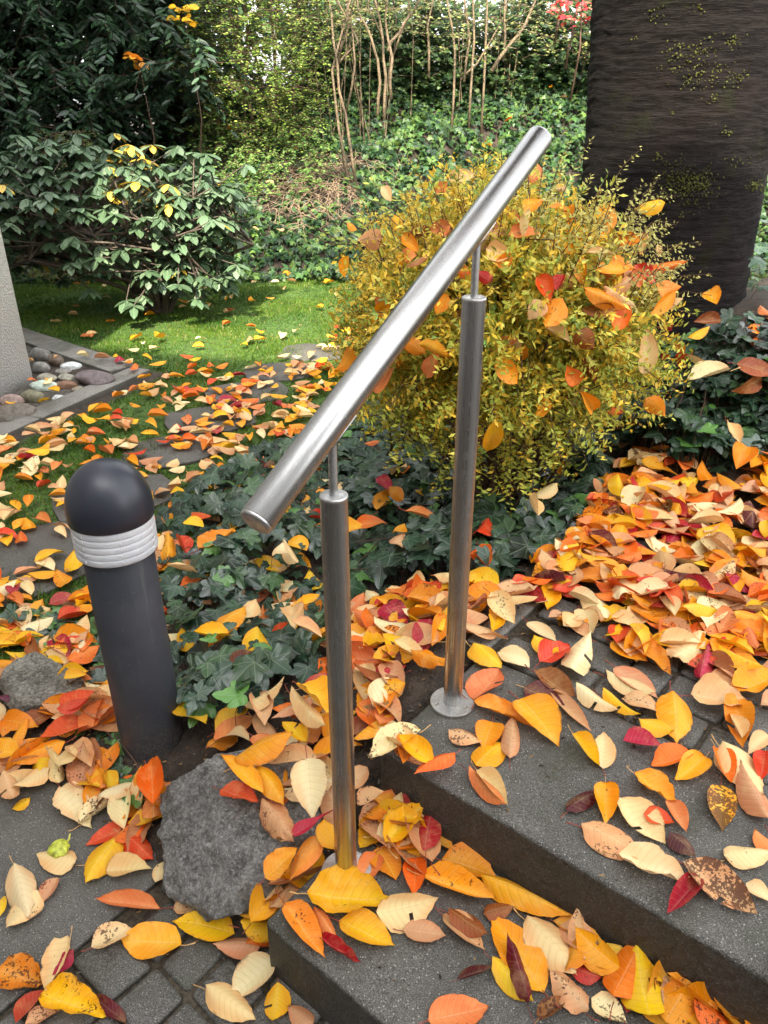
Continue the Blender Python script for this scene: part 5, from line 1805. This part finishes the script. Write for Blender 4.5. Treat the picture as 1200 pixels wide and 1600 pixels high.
# leaves caught in the yellow bush: traced ones first, then a few more
BTR = [(600,372,562,376,34,'rose',.4),(628,402,652,398,28,'salmon',.1),(638,400,617,410,26,'gold',.1),(610,466,582,502,22,'gold',.1),(705,353,672,358,26,'salmon',.2),(616,338,626,376,20,'gold',.1),
 (595,292,612,315,20,'cream',.1),(540,350,556,362,22,'amber',.1),(545,400,540,434,20,'gold',.2),(700,460,680,490,26,'amber',.1),(835,255,830,292,36,'salmon',.1),(845,312,820,335,34,'amber',.15),
 (868,290,885,298,20,'tan',.1),(760,390,800,400,32,'cream',.1),(800,400,770,412,24,'amber',.1),(1040,320,994,330,28,'yellow',.1),(945,318,935,350,20,'gold',.1),(960,330,940,375,22,'amber',.2),
 (1005,365,1000,400,16,'tan',.1),(1028,382,1028,402,12,'tan',.1),(1012,425,1070,410,16,'orange',.1),(990,415,1025,440,26,'flame',.2),(1020,455,1058,452,30,'amber',.1),(985,422,1000,450,30,'salmon',.2),
 (1015,490,1055,455,24,'amber',.1),(1030,480,1068,470,24,'cream',.1),(1008,585,1010,512,36,'cream',.0),(850,470,825,500,44,'tan',.2),(880,470,850,515,40,'amber',.35),(905,455,975,485,30,'amber',.2),
 (935,455,985,485,10,'ivory',.0),(840,430,860,470,28,'flame',.2),(915,395,960,400,14,'cream',.1),(930,425,985,420,28,'amber',.1),(900,515,925,545,34,'brown',.2),(775,560,810,600,32,'amber',.25),
 (778,652,760,705,30,'yellow',.2),(560,545,530,580,32,'amber',.2),(880,430,870,455,24,'red',.1),(700,280,745,275,24,'cream',.1),(770,440,745,425,20,'red',.1),(905,600,885,570,28,'orange',.2),
 (1010,620,1040,650,30,'amber',.2),(925,640,905,610,24,'gold',.2),(680,300,700,285,20,'salmon',.1)]
for (bx, by, tx, ty, w, cn, spk) in BTR:
    def hitb(px, py):
        d = ray(px, py); o_ = Vector((0, 0, CAMH))
        q = [(d[i] / BR[i], (o_[i] - BC[i]) / BR[i]) for i in range(3)]
        a_ = sum(u * u for u, v in q); b_ = 2 * sum(u * v for u, v in q); c_ = sum(v * v for u, v in q) - .90
        disc = b_ * b_ - 4 * a_ * c_
        t_ = (-b_ - math.sqrt(disc)) / (2 * a_) if disc > 0 else -b_ / (2 * a_)
        return o_ + d * t_
    B_ = hitb(bx, by); T_ = hitb(tx, ty)
    dpt = proj(B_)[2]
    T_ = at(tx, ty, Y=B_.y + max(-.04, min(.04, T_.y - B_.y)))
    L_ = (T_ - B_).length
    leaves.append(dict(B=B_, T=T_, L=L_, w=min(w * dpt / F, L_ * .8), c=cn, sp=spk, roll=random.gauss(0, .3), zone='bush', caught=True, face=True, pitch=0))
for _ in range(100):
    u = Vector((random.uniform(-1, 1), random.uniform(-1, -.1), random.uniform(-.5, .95))).normalized()
    rf = random.uniform(.74, .97)
    if u.x < .0 and random.random() < .5:
        continue
    p = Vector((BC[0] + BR[0] * u.x * rf, BC[1] + BR[1] * u.y * rf, BC[2] + BR[2] * u.z * rf))
    if p.z < .5 or (u.z < .1 and random.random() < .6):
        continue
    L_ = random.uniform(.07, .12)
    d_ = Vector((random.gauss(0, 1), random.gauss(0, .4), random.gauss(0, .8))).normalized()
    leaves.append(dict(B=p - d_ * L_ / 2, T=p + d_ * L_ / 2, L=L_, w=L_ * .5, c=random.choice(['amber', 'amber', 'gold', 'gold', 'brown', 'salmon', 'cream', 'orange', 'tan', 'tan']), sp=.2, roll=random.gauss(0, .5), zone='bush', caught=True, face=True, pitch=0))

# --- which ones show largest: these become things of their own
def vis(l):
    m_ = (l['B'] + l['T']) / 2
    x_, y_, d_ = proj(m_)
    l['px'] = (x_, y_)
    if not (-10 < x_ < 1210 and -10 < y_ < 1610):
        return 0
    return l['L'] / d_ * F * (1 if l['caught'] or True else 1)


# is a leaf buried below others?  look along the ray from the camera in picture space
for l in leaves:
    l['v'] = vis(l)
    l['z'] = max(l['B'].z, l['T'].z)
cand = [l for l in leaves if l['v'] > 0]
cand.sort(key=lambda l: proj((l['B'] + l['T']) / 2)[2])
grid = {}
for l in cand:                       # nearest first: cover cells already taken
    pb, pt = proj(l['B']), proj(l['T'])
    cells = set()
    for f in (.2, .35, .5, .65, .8):
        cx, cy = pb[0] + (pt[0] - pb[0]) * f, pb[1] + (pt[1] - pb[1]) * f
        cells.add((int(cx // 9), int(cy // 9)))
    freec = [c for c in cells if c not in grid]
    l['open'] = len(freec) / max(1, len(cells))
    for c in cells:
        grid[c] = 1
score = sorted(cand, key=lambda l: -l['v'] * (.25 + .75 * l['open']))
NSING = 300
single = score[:NSING]
sid = set(id(l) for l in single)
rest = [l for l in leaves if id(l) not in sid]


def leaf_frame(l):
    a_ = (l['T'] - l['B']).normalized()
    if l.get('face'):
        n_ = Vector((random.gauss(0, .3), -1, random.uniform(.2, .9)))
    else:
        n_ = Vector((0, 0, 1))
    x_ = a_.cross(n_).normalized()
    n_ = x_.cross(a_).normalized()
    q = Matrix.Rotation(l['roll'], 3, a_)
    return q @ x_, a_, q @ n_


HIGH = []
for s_ in range(18):
    r3 = random.Random(s_ + 50)
    HIGH.append(leaf_template(16, 6, r3.choice([.16, .07, -.10, -.16, .24, .03]), r3.choice([.02, .05, -.045, -.02, .01]), r3.uniform(-.2, .2), r3.uniform(.0, .022), s_, r3.choice([0, 0, .12, -.08, .2])))
high_m = []
for k_ in (3, 8, 13, 17):
    V_, T_, U_ = HIGH[k_]
    V_ = V_.copy()
    for q in range(len(V_)):
        nn_ = mnoise.noise(Vector((V_[q][0] * 5, V_[q][1] * 4, k_)))
        V_[q][2] += .10 * nn_ * (abs(U_[q][0]) * .7 + .3)
        V_[q][0] *= 1 - .35 * max(0, mnoise.noise(Vector((k_ * 3, V_[q][1] * 7, 2)))) * abs(U_[q][0])
    V_[:, 2] -= V_[:, 2].min()
    HIGH[k_] = (V_, T_, U_)
for k_ in (5, 11):                       # a bite out of the blade
    V_, T_, U_ = HIGH[k_]
    r3 = random.Random(k_)
    cy_, sd_ = r3.uniform(.4, .7), r3.choice([-1, 1])
    keep_ = [t for t in T_ if not all(abs(V_[i][1] - cy_) < .075 and U_[i][0] * sd_ > .25 for i in t)]
    HIGH[k_] = (V_, np.array(keep_), U_)
for k_, T_ in enumerate(HIGH):
    m = mesh_np('cherry_leaf', T_[0], T_[1], uv=T_[2]); m.materials.append(M_FALL1); m.shade_smooth(); high_m.append(m)
stalk_m = []
for k_ in range(4):
    c1 = random.uniform(-.1, .1)
    V_, T_ = tube([(0, .03, .004), (c1 * .2, -.06, .012), (c1 * .7, -.14, .02), (c1 * 1.3, -.22, .018 + .02 * k_)], [.011, .009, .009, .013], 6)
    V_[:, 0] *= 1.5
    m = mesh_np('leaf_stalk', V_, T_); m.materials.append(M_STALK); m.shade_smooth(); stalk_m.append(m)

# ---- labels
def side_of(l, X, Y_):
    dx, dy = l['px'][0] - X, l['px'][1] - Y_
    if abs(dx) > abs(dy) * 1.2:
        return 'right of' if dx > 0 else 'left of'
    return 'in front of' if dy > 0 else 'behind'


MARKS = {'paving': [('the large grey rock', 330, 1330), ('the lower step corner', 430, 1470), ('the big slab joint', 180, 1440)],
         'lower': [('the lower post', 540, 1350), ('the upper step riser', 850, 1440), ('the lower step corner', 450, 1450)],
         'upper': [('the upper post flange', 706, 1105), ('the upper step edge', 900, 1330), ('the step back joint', 1010, 1150)],
         'path': [('the edging stone', 850, 950), ('the ivy mound', 1100, 720), ('the upper step', 1050, 1080)],
         'bed': [('the large grey rock', 330, 1250), ('the bollard', 215, 1000), ('the lower post', 530, 1150), ('the upper post', 715, 960), ('the flat-topped rock', 85, 1090)],
         'ivy': [('the bollard', 190, 850), ('the lower post', 525, 880), ('the upper post', 730, 780), ('the trunk foot', 1100, 600)],
         'gap': [('the lower post', 540, 1300), ('the upper step riser', 900, 1480)],
         'lawn': [('the bollard', 175, 780), ('the kerb', 120, 650), ('the rhododendron', 245, 480)],
         'kerb': [('the white wall', 40, 600)], 'trunk': [('the cherry trunk', 1130, 540)],
         'bush': [('the steel rail', 700, 420), ('the upper post', 740, 560), ('the cherry trunk', 1010, 420)]}
WHERE = {'paving': 'on the lower paving', 'lower': 'on the lower step', 'upper': 'on the upper step', 'path': 'in the path litter', 'bed': 'in the leaf litter', 'ivy': 'on the ivy',
         'gap': 'under the upper riser', 'lawn': 'on the lawn', 'kerb': 'in the stone bed', 'trunk': 'heaped beside the trunk', 'bush': 'caught in the bush'}
ORD = ['', 'second ', 'third ', 'fourth ', 'fifth ', 'sixth ', 'seventh ', 'eighth ', 'ninth ', 'tenth ', 'eleventh ', 'twelfth ', 'thirteenth ', 'fourteenth ', 'fifteenth ', 'sixteenth ', 'seventeenth ', 'eighteenth ', 'nineteenth ', 'twentieth ']
groups = {}
for l in single:
    mk = min(MARKS[l['zone']], key=lambda m: (m[1] - l['px'][0]) ** 2 + (m[2] - l['px'][1]) ** 2)
    spk = 'heavily speckled ' if l['sp'] > .7 else 'speckled ' if l['sp'] > .33 else ''
    core = '%s%s leaf %s' % (spk, PAL[l['c']][1], WHERE[l['zone']])
    key = (core, side_of(l, mk[1], mk[2]) + ' ' + mk[0])
    groups.setdefault(key, []).append(l)
for (core, wh), ls in groups.items():
    if len(ls) == 1:
        ls[0]['label'] = core + ' ' + wh
        continue
    # several alike: rank by size, else by order from the left
    ls.sort(key=lambda l: l['px'][0])
    for i, l in enumerate(ls):
        l['label'] = core + ' ' + wh + (', leftmost' if i == 0 else ', %sfrom left' % ORD[min(i, 19)])

for l in single:
    if len(l['label'].split()) > 16:
        l['label'] = l['label'].replace('heavily speckled', 'blotched').replace('dusty rose', 'rose')
        w_ = l['label'].split()
        while len(w_) > 16 and 'the' in w_:
            w_.remove('the')
        l['label'] = ' '.join(w_)


def base_col(l):
    c = np.array(srgb(PAL[l['c']][0]))
    c = c * random.uniform(.86, 1.08)
    c = np.clip(c + np.array([random.gauss(0, .015), random.gauss(0, .015), random.gauss(0, .006)]), .004, .92)
    return c


for i, l in enumerate(single):
    x_, a_, n_ = leaf_frame(l)
    o = link(bpy.data.objects.new('fallen_leaf', high_m[i % len(high_m)]))
    sx = l['w'] * (1 if i % 2 else -1)
    o.matrix_world = Matrix(((x_.x * sx, a_.x * l['L'], n_.x * l['L'], l['B'].x), (x_.y * sx, a_.y * l['L'], n_.y * l['L'], l['B'].y), (x_.z * sx, a_.z * l['L'], n_.z * l['L'], l['B'].z), (0, 0, 0, 1)))
    c = base_col(l)
    o.color = (*c, min(1, max(0, l['sp'])))
    tag(o, l['label'], 'leaf', 'cherry leaves fallen around the steps')
    if l['v'] * l['open'] > 22 and not l['caught']:
        s_ = link(bpy.data.objects.new('stalk', stalk_m[i % 4]))
        s_.parent = o
        s_.color = (*(np.array(srgb('9A4A3C')) if i % 3 else np.array(srgb('CDA36A'))), 1)
# the rest: one joined layer
parts = []
groups_ = {}
for i, l in enumerate(rest):
    groups_.setdefault(i % len(LOWT), []).append(l)
MID = [leaf_template(7, 4, *q) for q in ((.2, .04, .1, .01, 3), (-.18, -.05, 0, .015, 4), (.10, -.09, .2, .01, 5), (-.1, .07, -.15, .02, 6), (.34, .05, 0, .0, 7))]
for k_, ls in groups_.items():
    fr = [leaf_frame(l) for l in ls]
    Fr = np.array([np.stack([np.array(f[0]), np.array(f[1]), np.array(f[2])], 1) for f in fr])
    P = np.array([tuple(l['B']) for l in ls])
    Sc = np.array([(l['w'], l['L'], l['L']) for l in ls])
    col = np.array([(*base_col(l), min(1, max(0, l['sp']))) for l in ls])
    parts.append(scatter(MID[k_], P, Fr, Sc, col))
a = join(parts)
obj('fallen_leaves', mesh_np('fallen_leaves', a[0], a[1], a[2], a[3]), M_FALLN, kind='stuff', label='countless fallen cherry leaves over lawn, path and beds', cat='leaf litter')

# the crumpled yellow-green fruit resting on a pale leaf
p = at(92, 1331, z=.018)
fr = empty('fallen_fruit', (p.x, p.y, .008), 'small crumpled yellow-green fruit lying on a pale leaf on the slab', 'fruit')
m = rock_mesh('fruit_body', (.024, .020, .017), 33, 4, .35, 3, .07)
f1 = obj('fruit', m, mat_simple('yellow_green_skin', (.46, .50, .06), .5, 70, .5, bump=.6, bd=.002), fr)
local_child(f1, fr, Matrix.Translation((0, 0, .016)) @ Matrix.Rotation(.5, 4, 'Z'))
V_, T_ = tube([(.012, .010, .02), (.02, .018, .03), (.022, .024, .04)], [.0035, .0025, .002], 6)
f2 = obj('husk_tip', mesh_np('husk_tip', V_, T_), mat_simple('husk', (.55, .55, .10), .6, 60), fr)
local_child(f2, fr, Matrix.Identity(4))
